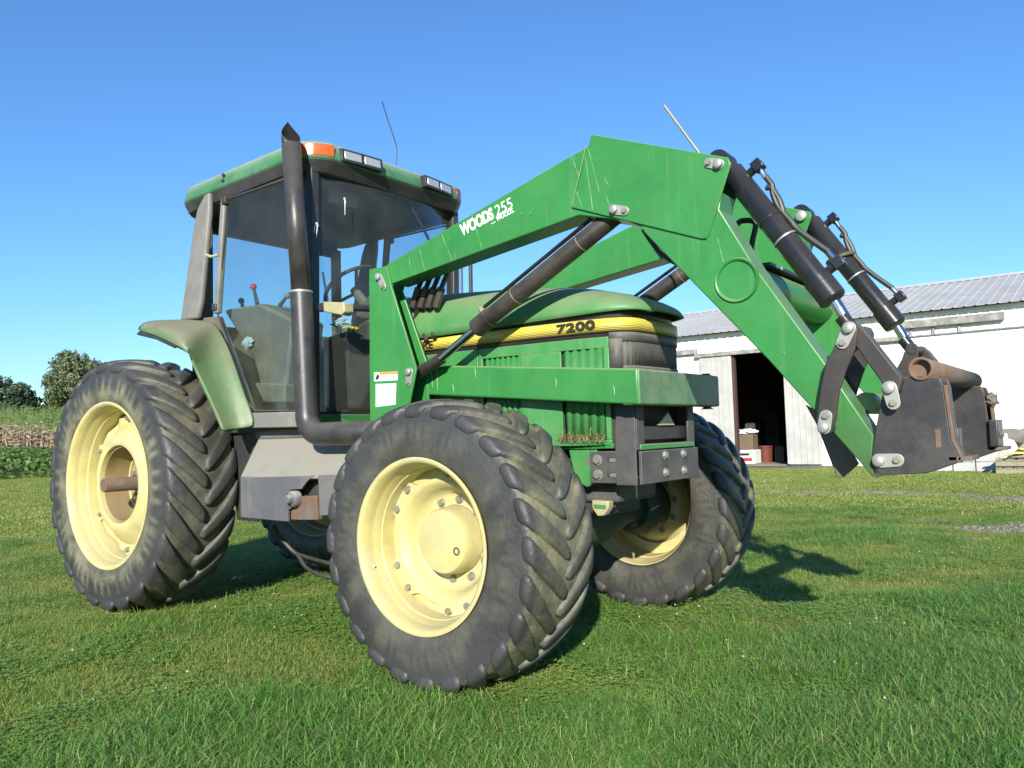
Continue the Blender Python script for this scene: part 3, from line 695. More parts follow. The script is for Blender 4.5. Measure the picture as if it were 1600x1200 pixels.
for s in (-1, 1):
    P = rrect(-2.56 - .016, -1.24 + .016, .716, .176, xf=.075); P = [p for p in P if p.x > -1.40 and s * p.y > .52]
    P.sort(key=lambda p: -s * p.y if False else math.atan2(abs(p.y) - .54, p.x + 1.40))
    out = [Vector((p.x, p.y, 0)) for p in P]; cen = Vector((-1.42, s * .54, 0))
    o1 = [cen + (p - cen) * 1.012 for p in out]; i1 = [cen + (p - cen) * .9 for p in out]
    b = MB(); b.prismz([(p.x, p.y) for p in o1] + [(p.x, p.y) for p in i1[::-1]], 2.702, 2.772); b.build('corner_marker', M['amber'] if s < 0 else M['amber2'], roof, bevel=.004)
# two small holes in the roof side
for uv in ((348, 273), (347.5, 282)):
    p = on(*uv, y=-.718); MB().prism([(p.x + .013 * math.cos(k * math.pi / 6), p.z + .011 * math.sin(k * math.pi / 6)) for k in range(12)], -.7185, -.712).build('plug', M['interior_dark'], roof, ang=0)
MB().tube(curve([on(619, 257, x=-1.42), on(620, 232, x=-1.42), on(612, 205, x=-1.42), on(603, 178, x=-1.42), on(597, 158, x=-1.42)], 3), .0035, 6).build('antenna', M['black'], roof)

# interior
SEATX = -2.05
seat = MB().box((SEATX - .25, -.26, 1.50), (SEATX + .25, .26, 1.64)).build('seat', M['interior_dark'], T, bevel=.04, seg=3)
b = MB(); b.poly_prism([(SEATX - .30, -.24, 1.62), (SEATX - .30, .24, 1.62), (SEATX - .20, .24, 1.62), (SEATX - .20, -.24, 1.62)], [(SEATX - .40, -.20, 1.90), (SEATX - .40, .20, 1.90), (SEATX - .30, .20, 1.90), (SEATX - .30, -.20, 1.90)]); b.build('seat_backrest', M['interior_dark'], T, bevel=.03, seg=3)
MB().box((SEATX - .2, -.2, 1.16), (SEATX + .2, .2, 1.5)).build('seat_base', M['interior_dark'], T, bevel=.02)
# right hand console seen through the door glass: tall tapered box
P = [on(348, 484, y=-.58), on(405, 474, y=-.58), on(458, 500, y=-.58), on(446, 600, y=-.58), on(445, 628, y=-.58), on(412, 628, y=-.58), on(395, 560, y=-.58)]
MB().prism([(p.x, p.z) for p in P], -.58, -.34).build('control_console', M['interior'], T, bevel=.02)
P = [on(397, 598, y=-.59), on(445, 600, y=-.59), on(445, 629, y=-.59), on(411, 629, y=-.59)]
MB().prism([(p.x, p.z) for p in P], -.59, -.40).build('console_base', M['interior'], T, bevel=.01)
p = on(386, 537, y=-.60)
def crumple(name, c, r, mt, parent=T, seed=1, sc=(1, 1, 1), sub=3):
    bm = bmesh.new(); bmesh.ops.create_icosphere(bm, subdivisions=sub, radius=1)
    for v in bm.verts:
        n = noise.noise(v.co * 2.3 + Vector((seed, 0, 0))) * .55 + noise.noise(v.co * 5 + Vector((seed, 3, 0))) * .3
        v.co = Vector([v.co[i] * sc[i] * r * (1 + n) for i in range(3)]) + Vector(c)
    me = bpy.data.meshes.new(name); bm.to_mesh(me); bm.free(); return finish(name, me, M[mt], parent, ang=20)
# levers
for (u, v), (u2, v2), y, nm in (((396, 448), (402, 475), -.5, 'red'), ((449, 462), (437, 478), -.5, 'pillar'), ((377, 470), (380, 482), -.45, 'interior_dark')):
    a, b2 = on(u, v, y=y), on(u2, v2, y=y)
    lv = MB().tube([b2, a], [.014, .008], 8).build('lever', M['interior_dark'], T)
    bm = bmesh.new(); bmesh.ops.create_uvsphere(bm, u_segments=12, v_segments=8, radius=.021, matrix=Matrix.Translation(a)); me = bpy.data.meshes.new('lever_knob'); bm.to_mesh(me); bm.free(); finish('lever_knob', me, M[nm], lv)
# steering column, dash and wheel
P = [on(503, 528, y=-.30), on(550, 512, y=-.30), on(585, 490, y=-.30), on(600, 560, y=-.30), on(575, 600, y=-.30), on(560, 640, y=-.30), on(503, 640, y=-.30)]
MB().prism([(p.x, p.z) for p in P], -.30, .22).build('steering_pedestal', M['interior_dark'], T, bevel=.03, seg=3)
p = on(548, 452, y=-.05); sc_ = Vector((p.x, -.02, p.z))
b = MB(); tilt = Matrix.Translation(sc_) @ Matrix.Rotation(R_(-38), 4, 'Y')
ringp = [tilt @ Vector((.205 * math.cos(k * math.pi / 18), .205 * math.sin(k * math.pi / 18), 0)) for k in range(37)]
sw = b.tube(ringp, .013, 8, caps=False).build('steering_wheel', M['interior_dark'], T)
for k in range(3):
    a = R_(90 + 120 * k); MB().tube([tilt @ Vector((0, 0, -.03)), tilt @ Vector((.2 * math.cos(a), .2 * math.sin(a), 0))], .011, 6).build('spoke', M['interior_dark'], sw)
MB().tube([tilt @ Vector((0, 0, .0)), tilt @ Vector((0.04, 0, -.45))], [.03, .05], 10).build('steering_column', M['interior'], T)
P = [on(572, 500, y=-.2), on(560, 495, y=-.2), on(588, 455, y=-.2), on(606, 462, y=-.2), on(606, 500, y=-.2)]
MB().prism([(p.x, p.z) for p in P], -.24, .18).build('dashboard', M['interior'], T, bevel=.015)
p = on(543, 306, y=0.0)
vis = MB().poly_prism([on(512, 296, x=-1.42), on(560, 300, x=-1.42), on(558, 326, x=-1.42), on(514, 316, x=-1.42)], [q + Vector((-.012, 0, 0)) for q in (on(512, 296, x=-1.42), on(560, 300, x=-1.42), on(558, 326, x=-1.42), on(514, 316, x=-1.42))]).build('cab_mirror', M['pillar'], T, bevel=.006)
MB().tube([on(504, 425, y=-.1), on(512, 470, y=-.1)], .008, 6).build('hand_throttle', M['interior_dark'], T)
MB().tube([on(322, 398, y=-.74), on(330, 401, y=-.74), on(341, 398, y=-.72)], .009, 8).build('latch_handle', M['cream'], T)
MB().tube([on(323, 402, y=-.70), on(321, 455, y=-.70)], .007, 6).build('gas_strut', M['black'], T)
b = MB()
for (u0, v0, u1, v1, wd) in ((538, 309, 540, 318, .007), (539, 316, 539, 336, .003), (494, 348, 497, 354, .012), (496, 352, 494, 372, .003), (492, 352, 491, 364, .003)):
    p, p2 = on(u0, v0, x=-1.17 if u0 > 520 else -1.26), on(u1, v1, x=-1.17 if u0 > 520 else -1.26); b.tube([p, p2], [wd, wd * .4], 5)
o = b.build('bird_dropping', M['whitep'], ws, ang=0); o['kind'] = 'stuff'
# exhaust
YE = -.80
a = on(455, 218, y=YE); c1 = on(470.5, 456, y=YE); c2 = on(479, 640, y=YE)
r1 = .053
top = []
b = MB()
st_top = on(455, 226, y=YE); st_dir = (c1 - st_top).normalized()
path = [st_top, c1]
ex = b.tube(path, r1, 28, caps=False).build('exhaust_stack', M['stack'], T)
so_ = ex.modifiers.new('solid', 'SOLIDIFY'); so_.thickness = .003
# slash cut tip: a short curved pipe with an oval mouth turned forward
bm = bmesh.new(); seg = 28
upv = -st_dir; side_ = Vector((0, -1, 0)); fwd_ = side_.cross(upv).normalized(); fwd_ = -fwd_ if fwd_.x < 0 else fwd_
side_ = upv.cross(fwd_).normalized()
face = (fwd_ * .92 - Vector((0, 1, 0)) * .34).normalized()       # mouth faces the front right
oth = upv.cross(face).normalized()
R0, R1 = [], []
for k in range(seg):
    an = k * 2 * math.pi / seg; off = face * math.cos(an) * (r1 - .001) + oth * math.sin(an) * (r1 - .001)
    R0.append(bm.verts.new(st_top + off - upv * .02))
    hgt = -.015 + .165 * (1 - abs(an - math.pi) / math.pi) ** 1.25
    back = -face * 0.0
    R1.append(bm.verts.new(st_top + off * (1 if math.cos(an) > 0 else .98) + upv * hgt + face * (.006 * (1 - math.cos(an)) ** 2 / 2)))
for k in range(seg): bm.faces.new((R0[k], R0[(k + 1) % seg], R1[(k + 1) % seg], R1[k]))
me = bpy.data.meshes.new('exhaust_tip'); bm.to_mesh(me); bm.free(); tip = finish('exhaust_tip', me, M['stack'], ex); q = tip.modifiers.new('solid', 'SOLIDIFY'); q.thickness = .003
ms = me.copy(); ms.materials.clear()
for v in ms.vertices:
    w0 = v.co - st_top; al = upv * w0.dot(upv); v.co = st_top + al * .995 + (w0 - al) * .91 + face * .002
finish('soot_lining', ms, M['soot'], ex)
MB().lathe([(0, 0), (r1 - .006, 0), (r1 - .006, -.0)][:2], (0, 0, 0), 24) if False else None
MB().tube([st_top - upv * .06, st_top - upv * .058], r1 - .004, 24).build('soot', M['soot'], ex)
MB().tube([st_top - upv * .06, st_top - upv * .004], r1 - .0045, 24, caps=False).build('soot_lining', M['soot'], ex)
el = [c1, c2]
lowz = on(560, 684, y=YE).z
xr = c2.x; R = .115
low = [Vector((xr, YE, c2.z - .0)), ]
pts = [c1 - (c1 - c2) * .0, c2]
for k in range(1, 9):
    t = k / 8 * math.pi / 2; pts.append(Vector((c2.x + R * (1 - math.cos(t)), YE, c2.z - .02 - R * math.sin(t))))
zl = pts[-1].z; pts += [Vector((-.85, YE, zl)), Vector((-.6, -.65, zl)), Vector((-.45, -.5, zl + .02))]
MB().tube(pts, [.060] * 2 + [.062] * (len(pts) - 2), 28).build('exhaust_elbow', M['stack'], ex, ang=50)
MB().tube([c1 + Vector((0, 0, .004)), c1 - Vector((0, 0, .008))], .0635, 28).build('exhaust_clamp', M['zinc'], ex)
# right fender
def F(u, v, y): return on(u, v, y=y)
def fender(s):
    def q(p): return Vector((p.x, p.y * (-s), p.z)) if s > 0 else p
    # columns outer rim -> inner (cab) edge, top to bottom
    rows = [
        [F(209, 516, -1.08), F(222, 503, -1.02), F(240, 499.5, -.92), F(262, 500, -.86), F(285, 499, -.78)],
        [F(238, 523, -1.08), F(258, 512, -1.04), F(280, 508, -.93), F(300, 504, -.84), F(322, 502, -.745)],
        [F(268, 537, -1.07), F(282, 524, -1.04), F(300, 517, -.94), F(318, 508, -.84), F(334, 503, -.735)],
        [F(293, 551, -1.04), F(296, 541, -1.0), F(309, 531, -.93), F(325, 520, -.82), F(340, 510, -.73)],
        [F(294, 562, -1.0), F(299, 562, -.985), F(313, 558, -.91), F(332, 548, -.80), F(355, 532, -.725)],
        [F(302, 582, -.965), F(308, 583, -.96), F(324, 580, -.87), F(346, 574, -.79), F(370, 572, -.72)],
        [F(323, 625, -.92), F(330, 626, -.915), F(344, 626, -.84), F(362, 625, -.77), F(386, 622, -.715)],
        [F(336, 655, -.90), F(343, 657, -.895), F(356, 655, -.82), F(373, 654, -.76), F(397, 648, -.713)],
        [F(343, 672, -.89), F(350, 674, -.885), F(362, 672, -.81), F(379, 670, -.76), F(400, 668, -.713)]]
    bm = bmesh.new(); R = [[bm.verts.new(q(p)) for p in r] for r in rows]
    for A, B in zip(R, R[1:]):
        for i in range(4): bm.faces.new((A[i], A[i + 1], B[i + 1], B[i]))
    # turned-in lip along the outer edge, facing the wheel
    lip = [bm.verts.new(q(r[0] + Vector((-.03, .10 if i < 4 else .12, -.03 if i > 0 else 0)))) for i, r in enumerate(rows)]
    for i in range(len(lip) - 1): bm.faces.new((R[i][0], R[i + 1][0], lip[i + 1], lip[i]))
    bmesh.ops.recalc_face_normals(bm, faces=bm.faces)
    me = bpy.data.meshes.new('fender'); bm.to_mesh(me); bm.free(); o = finish('fender', me, M['fender'], T, ang=60)
    x = o.modifiers.new('solid', 'SOLIDIFY'); x.thickness = .014; x.offset = 0
    x = o.modifiers.new('sub', 'SUBSURF'); x.levels = x.render_levels = 1
    o['label'] = 'dusty right fender' if s < 0 else 'left fender'
    # added black sheet that makes the overhang's underside look shaded
    bm = bmesh.new(); R = [[bm.verts.new(q(p + Vector((-.01, .03, -.026)))) for p in r[:4]] for r in rows[:3]]
    for A, B in zip(R, R[1:]):
        for i in range(3): bm.faces.new((A[i], A[i + 1], B[i + 1], B[i]))
    me = bpy.data.meshes.new('fender_dark_underside'); bm.to_mesh(me); bm.free(); l = finish('fender_dark_underside', me, M['black'], o, ang=60); x = l.modifiers.new('solid', 'SOLIDIFY'); x.thickness = .01
both(fender)
# fuel tank / battery cover on the right, mirrored tank on the left
def tank(s):
    m_ = MB(); g = lambda p: (p.x, s * abs(p.y), p.z)
    yt, yr_ = -.60, -.86
    A = [F(404, 686, yt), F(376, 745, yr_), F(376, 808, yr_ + .0), F(395, 815, -.55)]
    xs0 = A[1].x
    zr, zb = A[1].z, A[2].z; zt = A[0].z
    x0t = A[0].x; x1 = -.96
    a_ = [(x0t, s * .60, zt), (xs0, s * .86, zr), (xs0, s * .86, zb), (xs0, s * .45, zb), (x0t, s * .45, zt)]
    b_ = [(x1 - .22, s * .60, zt), (x1 - .10, s * .86, zr), (x1 - .33, s * .86, zb), (x1 - .33, s * .45, zb), (x1 - .22, s * .45, zt)]
    xe = -.74
    o = MB().sheet([(x0t, s * .60, zt), (xe, s * .60, zt), (xe, s * .86, zr), (xs0, s * .86, zr)], .012, Vector((0, s, 1)).normalized()).build('tank_cover', M['tank'], T, bevel=.003, label='dusty folded tank cover')
    px_ = lambda L_: [(F(u, v, -.86).x, F(u, v, -.86).z) for u, v in L_]
    MB().prism(px_([(376, 746), (489, 743), (479, 753), (471, 764), (453, 765), (452, 772), (462, 778), (461, 790), (450, 797), (450, 815), (376, 808)]), s * .861, s * .846).build('tank_face', M['tank'], o, bevel=.002)
    MB().prism(px_([(497, 742), (545, 741), (545, 802), (500, 806)]), s * .861, s * .846).build('tank_front_face', M['tank'], o, bevel=.002)
    MB().poly_prism([(xs0, s * .86, zr), (xs0, s * .86, zb), (xs0, s * .45, zb), (x0t, s * .45, zt), (x0t, s * .60, zt)], [(xs0 + .006, s * .855, zr), (xs0 + .006, s * .855, zb), (xs0 + .006, s * .45, zb), (x0t + .006, s * .45, zt), (x0t + .006, s * .595, zt)]).build('tank_end', M['black'], o)
    MB().box((xs0 + .03, min(s * .45, s * .78), zb + .03), (xe - .05, max(s * .45, s * .78), zr - .0)).build('tank_body', M['interior_dark'], o, bevel=.01)
    bk = [F(353, 676, -.58), F(402, 674, -.58), F(402, 816, -.58), F(370, 812, -.58), F(366, 760, -.58)]
    MB().prism([(p.x, p.z) for p in bk], s * .58, s * .56).build('mud_guard_plate', M['black'], T, bevel=.004)
    MB().box((x0t - .02, min(s * .56, s * .61), zt), (x1 - .2, max(s * .56, s * .61), zt + .05)).build('tank_top_strip', M['tank'], T, bevel=.004)
    c = F(457, 780, -.862) if s < 0 else Vector((F(457, 780, -.862).x, .862, F(457, 780, -.862).z))
    MB().lathe([(.045, s * -.03), (.045, s * .0), (.035, s * .012), (.026, s * .014), (.024, s * .035), (.020, s * .04), (0, s * .04)], (c.x, c.y, c.z), 24).build('filler_cap', M['tank'], o, ang=40)
both(tank)
P = [F(452, 786, -.82), F(466, 776, -.82), F(498, 774, -.82), F(500, 812, -.82), F(452, 812, -.82)]
MB().prism([(p.x, p.z) for p in P], -.835, -.80).build('rusty_bracket', M['rust'], T, bevel=.004)
# hoses hanging beneath
MB().tube(curve([F(428, 820, -.5), F(440, 842, -.45), F(470, 870, -.4), F(515, 880, -.4), (-.6, -.35, .5)]), .014, 8).build('drain_hose', M['hose'], T)
MB().tube(curve([F(466, 868, -.55), F(480, 888, -.55), F(505, 900, -.55), F(540, 905, -.5)]), .012, 8).build('drain_hose', M['hose'], T)
MB().tube(curve([F(464, 866, -.5), F(490, 874, -.5), F(520, 882, -.5)]), .012, 8).build('drain_hose', M['hose'], T)

# cross bar, cream flasher lamp between cab and loader tower
a, b2 = F(500, 473, -.66), F(592, 483, -.56)
MB().tube([F(545, 480, -.62), b2], .019, 12).build('lamp_tube', M['cyl'], T)
P = [F(511, 472, -.66), F(548, 474, -.64), F(549, 488, -.64), F(544, 494, -.64), F(512, 488, -.66)]
b = MB(); b.prism([(p.x, p.z) for p in P], -.69, -.62); lm = b.build('flasher_lamp', M['cream'], T, bevel=.006)
MB().box((F(498, 478, -.66).x, -.68, F(505, 480, -.66).z - .022), (F(511, 478, -.66).x, -.64, F(505, 480, -.66).z + .022)).build('lamp_bracket', M['black'], lm, bevel=.003)
# left mirror arm beyond the hood
xm = -1.2
MB().tube([on(735, 400, x=-1.15), on(736, 468, x=-1.15)], .014, 8).build('mirror_arm', M['black'], T)
crumple('paper_scrap', F(387, 535, -.60), .036, 'paper', seed=3, sc=(1.3, .4, .9))
crumple('paper_bag', on(532, 505, y=-.40), .044, 'paper', seed=5, sc=(1.6, .5, .6))
crumple('yellow_cloth', on(546, 514, y=-.38), .036, 'yellowthing', seed=9, sc=(1.6, .6, .4))
# ------------------------------------------------------------------ loader (right side surveyed, left side mirrored)
YA, HA = .5206, .068
YO = -(YA + HA)                 # outer face of the right arm
def G(u, v, y=YO): p = on(u, v, y=y); return (p.x, p.z)
def sy(s, y): return -s * y if s > 0 else y      # y given for the right side (negative)
def pin(parent, c, s, r=.024, L_=.02, nm='pin'):
    x, z, y = c; y = sy(s, y); n = s
    o = MB().lathe([(r, -.01 * n), (r, L_ * n * .7), (r * .85, L_ * n), (0, L_ * n)], (x, y, z), 20).build(nm, M['zinc'], parent, ang=40)
    return o
def keeper(parent, p, q, s, y, w_=.022):
    """zinc pin keeper: rounded strap carrying the pin head and its bolt"""
    P, Q = Vector((p[0], 0, p[1])), Vector((q[0], 0, q[1])); d = (Q - P).normalized(); n = Vector((-d.z, 0, d.x)); out = []
    for k in range(9):
        a = math.pi * (k / 8) + math.pi / 2
        out.append(P + w_ * (math.cos(a) * d + math.sin(a) * n))
    for k in range(9):
        a = math.pi * (k / 8) - math.pi / 2
        out.append(Q + w_ * .92 * (math.cos(a) * d + math.sin(a) * n))
    yy = sy(s, y)
    k_ = MB().prism([(o.x, o.z) for o in out], yy, yy + s * .007).build('pin_keeper', M['zinc'], parent, bevel=.002)
    MB().lathe([(.018, 0), (.018, s * .016), (.014, s * .019), (0, s * .019)], (p[0], yy + s * .007, p[1]), 20).build('pin_head', M['zinc'], k_, ang=40)
    b = MB(); hexbolt(b, (q[0], yy + s * .007, q[1]), (0, s, 0), .010, .012); b.build('keeper_bolt', M['bolt'], k_, ang=0)
def cyl(name, a, b, r, s, mt, y, c, rod_to, rr, capr=None):
    """hydraulic cylinder: barrel a->b, gland, chromed rod to rod_to; points are (x, z)"""
    yy = sy(s, y); A = Vector((a[0], yy, a[1])); B = Vector((b[0], yy, b[1])); D = (B - A).normalized(); E_ = Vector((rod_to[0], yy, rod_to[1]))
    o = MB().tube([A, A + D * .004, B], [r * .94, r, r], 28).build(name, M[mt], T, ang=40)
    g = MB().tube([B - D * .062, B - D * .060, B + D * .034, B + D * .040], [r * 1.02, r * 1.15, r * 1.15, r * 1.03], 28).build('gland', M[mt], o, ang=40)
    MB().tube([B + D * .05, E_], rr, 20).build('piston_rod', M['chrome'], o, ang=40)
    return o, A, B, D, E_
HOSE = []
for s in (-1, 1):
    # tower
    P = [G(577.5, 421, -.60), G(604.6, 416, -.60), G(611, 444, -.60), G(651, 576, -.60), G(638, 640, -.60)]
    base = G(578, 650, -.60)
    P += [(P[-1][0] - .03, .98), (base[0], .98)]
    tw = MB().prism(P, sy(s, -.604), sy(s, -.590)).build('loader_tower', M['loader'], T, bevel=.003, label='right loader tower with two stickers' if s < 0 else 'left loader tower')
    Q = [G(577.5, 421, -.60), G(604.6, 416, -.60), G(629, 455, -.44), G(668, 568, -.44), (P[4][0], 1.2), (P[4][0] - .03, .98), (base[0], .98)]
    MB().prism(Q, sy(s, -.446), sy(s, -.432)).build('tower_inner_plate', M['loader'], tw, bevel=.003)
    MB().box((base[0] + .002, min(sy(s, -.590), sy(s, -.446)), .99), (base[0] + .014, max(sy(s, -.590), sy(s, -.446)), P[0][1] - .05)).build('tower_back_plate', M['loader'], tw)
    MB().box((base[0] - .02, min(sy(s, -.62), sy(s, -.30)), .86), (P[4][0], max(sy(s, -.62), sy(s, -.30)), .985)).build('tower_foot', M['grey'], tw, bevel=.006)
    keeper(tw, G(593, 433, -.604), G(600, 448, -.604), s, -.604)
    keeper(tw, G(641, 581, -.604), G(639, 598, -.604), s, -.604)
    # side beam running forward to the nose, front cross beam
    top0, bot1 = on(710, 567, y=-.442), on(810, 631, y=-.442)
    sl = -.0858; XB = .676
    x0 = -.60
    zt = lambda x: 1.3385 + sl * (x - XB)
    zb = lambda x: 1.1785 + sl * (x - XB)
    bm_ = MB().prism([(x0, zt(x0) - .015), (-.46, zt(-.46)), (XB, zt(XB)), (XB, zb(XB)), (x0, zb(x0))], sy(s, -.442), sy(s, -.380))
    bm_.build('side_beam', M['loader'], T, bevel=.010, seg=3)
    # upper arm
    U0, U1, U2, U3 = G(606, 414), G(880, 250), G(930, 222), G(1010, 330)
    L0, L1 = G(611, 444), G(905, 336)
    ua = MB().prism([G(597, 424), G(606, 412), U1, U2, G(960, 250), G(980, 345), L1, L0, G(598, 440)], sy(s, YO), sy(s, YO + 2 * HA))
    ua = ua.build('upper_arm', M['loader'], T, bevel=.005, seg=2)
    # lower arm
    la = MB().prism([G(985, 330), G(1128, 300), G(1124, 327), G(1180, 417), G(1289, 567), G(1365, 680), G(1362, 718), G(1366, 748), G(1275, 645), G(1200, 562), G(1008, 365)], sy(s, YO), sy(s, YO + 2 * HA))
    la = la.build('lower_arm', M['loader'], T, bevel=.005)
    # elbow plates either side of the joint
    E = [G(927, 211), G(1139, 247), G(1142, 254), G(1140, 262), G(1107, 366), G(1104, 372), G(1098, 374), G(895, 325)]
    ep = MB().prism(E, sy(s, YO - .010), sy(s, YO - .0005)).build('elbow_plate', M['loader'], T, bevel=.003)
    MB().prism(E, sy(s, YO + 2 * HA + .0005), sy(s, YO + 2 * HA + .010)).build('elbow_plate', M['loader'], T, bevel=.003)
    for wi, wy in ((0, YO - .0035),):
        we = [Vector((x, sy(s, wy), z)) for x, z in (E[2], E[3], E[4], E[5], E[6])]; wpts = []
        for a3, b3 in zip(we, we[1:]):
            nseg = max(2, int((b3 - a3).length / .012))
            for k in range(nseg): wpts.append(a3.lerp(b3, k / nseg))
        MB().tube(wpts, [.0045 + .0012 * (k % 2) for k in range(len(wpts))], 6).build('weld_bead', M['loader'], ep, ang=180)
        wl_ = [Vector((x, sy(s, wy), z)) for x, z in (E[7], E[0])]; nseg = int((wl_[1] - wl_[0]).length / .012)
        MB().tube([wl_[0].lerp(wl_[1], k / nseg) for k in range(nseg + 1)], [.0045 + .0012 * (k % 2) for k in range(nseg + 1)], 6).build('weld_bead', M['loader'], ep, ang=180)
    keeper(ep, G(1124, 257, YO - .01), G(1108, 255, YO - .01), s, YO - .010)
    keeper(ep, G(961, 328, YO - .01), G(977, 330, YO - .01), s, YO - .010)
    p = G(1124, 257); yy = sy(s, YO + 2 * HA + .010)
    MB().lathe([(.026, 0), (.026, -s * .022), (.02, -s * .026), (0, -s * .026)], (p[0], yy, p[1]), 20).build('pin_head', M['zinc'], ep, ang=40)
    # weld ring of the torque tube
    cx_, cz_ = G(1151, 438)
    MB().lathe([(.074, 0), (.078, s * .009), (.085, s * .010), (.090, 0), (.088, -s * .004), (.075, -s * .004)], (cx_, sy(s, YO), cz_), 48, close=True).build('weld_ring', M['loader'], la, ang=60)
    # gusset at lower arm end (top face cap strip worn to brown)
    # lift cylinder
    a_ = G(966, 329, -.52); ptop = G(968, 331, -.52); b_ = G(752, 507, -.52); rt = G(690, 560, -.52)
    lc, A, B, D, E_ = cyl('lift_cylinder', ptop, b_, .043, s, 'cylold', -.52, None, rt, .021)
    tail = G(648, 586, -.52); TT = Vector((tail[0], sy(s, -.52), tail[1]))
    MB().tube([E_ - D * -.0, TT], [.029, .033], 20).build('rod_end', M['cylold'], lc, ang=40)
    MB().tube([E_, E_ + (TT - E_).normalized() * .02], .031, 20).build('rod_collar', M['cylold'], lc)
    # oil pipe on top of the barrel
    n_ = Vector((D.z, 0, -D.x)); n_ = -n_ if n_.z < 0 else n_
    f0, f1 = B - D * .04 + n_ * .045, A + D * .04 + n_ * .062
    MB().tube([f0, f0 + n_ * .02, f0 + n_ * .02 - D * .05, f1], .010, 8).build('oil_pipe', M['cyl'], lc)
    MB().tube([f0 - n_ * .02, f0 + n_ * .028], .019, 10).build('port_fitting', M['bolt'], lc)
    for t_ in (.25, .72):
        c = A.lerp(B, t_); MB().tube([c, c + D * .006], .0455, 20).build('strap', M['bolt'], lc)
    # bucket cylinder
    a_ = G(1143, 268, -.52); b_ = G(1292, 456, -.52); rt = G(1331, 515, -.52)
    bc, A, B, D, E_ = cyl('bucket_cylinder', a_, b_, .046, s, 'cyl', -.52, None, rt, .022)
    p0_ = G(1128, 256, -.52); MB().tube([Vector((p0_[0], sy(s, -.52) - .045, p0_[1])), Vector((p0_[0], sy(s, -.52) + .045, p0_[1]))], .047, 20).build('barrel_eye', M['cyl'], bc, ang=40)
    MB().tube([Vector((p0_[0], sy(s, -.52), p0_[1])), A + D * .02], .040, 16).build('barrel_neck', M['cyl'], bc)
    MB().tube([E_ - D * .06, E_ + D * .01], .027, 16).build('rod_end', M['cyl'], bc, ang=40)
    n_ = Vector((-D.z, 0, D.x)); n_ = -n_ if n_.x < 0 else n_
    f1 = B - D * .06 + n_ * .045; f0 = A + D * .06 + n_ * .04
    for f in (f0, f1):
        MB().tube([f - n_ * .02, f + n_ * .045], .017, 10).build('port_fitting', M['cyl'], bc)
        MB().box((-.022, -.02, -.022), (.022, .02, .022), Matrix.Translation(f + n_ * .05) @ D.to_track_quat('Z', 'Y').to_matrix().to_4x4()).build('port_block', M['cyl'], bc, bevel=.003)
    MB().tube([f0 + n_ * .05, f0 + n_ * .045 + D * .06], .011, 10).build('hose_end', M['chrome'], bc)
    MB().tube([f1 + n_ * .05, f1 + n_ * .045 - D * .06], .011, 10).build('hose_end', M['chrome'], bc)
    L_bc = (B - A).length; ck = A + D * (L_bc * .36) + n_ * .056
    MB().tube(curve([f0 + n_ * .047 + D * .055, f0 + n_ * .045 + D * .10, ck + n_ * .022 - D * .05, ck + n_ * .016, ck + D * .05]), .0115, 8).build('hydraulic_hose', M['hose'], bc)
    MB().tube(curve([f1 + n_ * .047 - D * .055, f1 + n_ * .035 - D * .10, f1 + n_ * .012 - D * .20, ck + D * .10, ck + D * .02 - n_ * .002, ck - D * .035 + n_ * .012, ck - D * .055 + n_ * .022, ck - D * .075 + n_ * .008]), .0120, 8).build('hydraulic_hose', M['hose'], bc)
    if s > 0:
        rg = [ck + D * .02 + (n_ * math.cos(k * math.pi / 8) * .062 + Vector((0, math.sin(k * math.pi / 8) * .062, 0))) - n_ * .056 + D * .02 * math.cos(k * math.pi / 8) for k in range(17)]
        MB().tube(rg, .010, 8, caps=False).build('hose_loop', M['hoseolive'], bc)
    for t_ in (.42, .58):
        c = A.lerp(B, t_); MB().tube([c, c + D * .007], .0485, 20).build('strap', M['zinc'] if t_ > .5 else M['cyl'], bc)
    # bell crank strap (outer and inner), push link
    SO = [G(1317, 506, -.65), G(1307, 535, -.65), G(1290, 568, -.65), G(1282, 610, -.65), G(1276, 655, -.65), G(1278, 674, -.65), G(1288, 681, -.65), G(1299, 676, -.65), G(1306, 655, -.65), G(1311, 612, -.65), G(1322, 578, -.65), G(1336, 545, -.65), G(1340, 514, -.65), G(1335, 503, -.65), G(1324, 500, -.65)]
    so_ = MB().prism(SO, sy(s, -.652), sy(s, -.636)).build('bell_crank', M['link'], T, bevel=.003)
    MB().prism([(x, z) for x, z in SO], sy(s, -.420), sy(s, -.405)).build('inner_strap', M['link'], so_, bevel=.003)
    keeper(so_, G(1327, 513, -.652), G(1317, 536, -.652), s, -.652, .024)
    keeper(so_, G(1288, 668, -.652), G(1291, 650, -.652), s, -.652, .024)
    pp = G(1289, 668, -.65); MB().tube([Vector((pp[0], sy(s, -.64), pp[1])), Vector((pp[0], sy(s, -.40), pp[1]))], .022, 14).build('pivot_pin', M['link'], so_)
    pp = G(1328, 514, -.65); MB().tube([Vector((pp[0], sy(s, -.64), pp[1])), Vector((pp[0], sy(s, -.40), pp[1]))], .022, 14).build('pivot_pin', M['link'], so_)
    PL = [G(1336, 503, -.62), G(1350, 514, -.62), G(1411, 592, -.62), G(1406, 612, -.62), G(1388, 612, -.62), G(1334, 535, -.62), G(1322, 512, -.62)]
    pl = MB().prism(PL, sy(s, -.628), sy(s, -.565)).build('push_link', M['link'], T, bevel=.004)
    # carrier side plate with return flange
    CP = [G(1386, 596, -.57), G(1407, 590, -.57), G(1442, 588, -.57), G(1470, 590, -.57), G(1475, 602, -.57), G(1487, 687, -.57), G(1499, 712, -.57), G(1496, 723, -.57), G(1450, 739, -.57), G(1380, 742, -.57), G(1366, 732, -.57), G(1364, 716, -.57), G(1370, 672, -.57), G(1379, 626, -.57)]
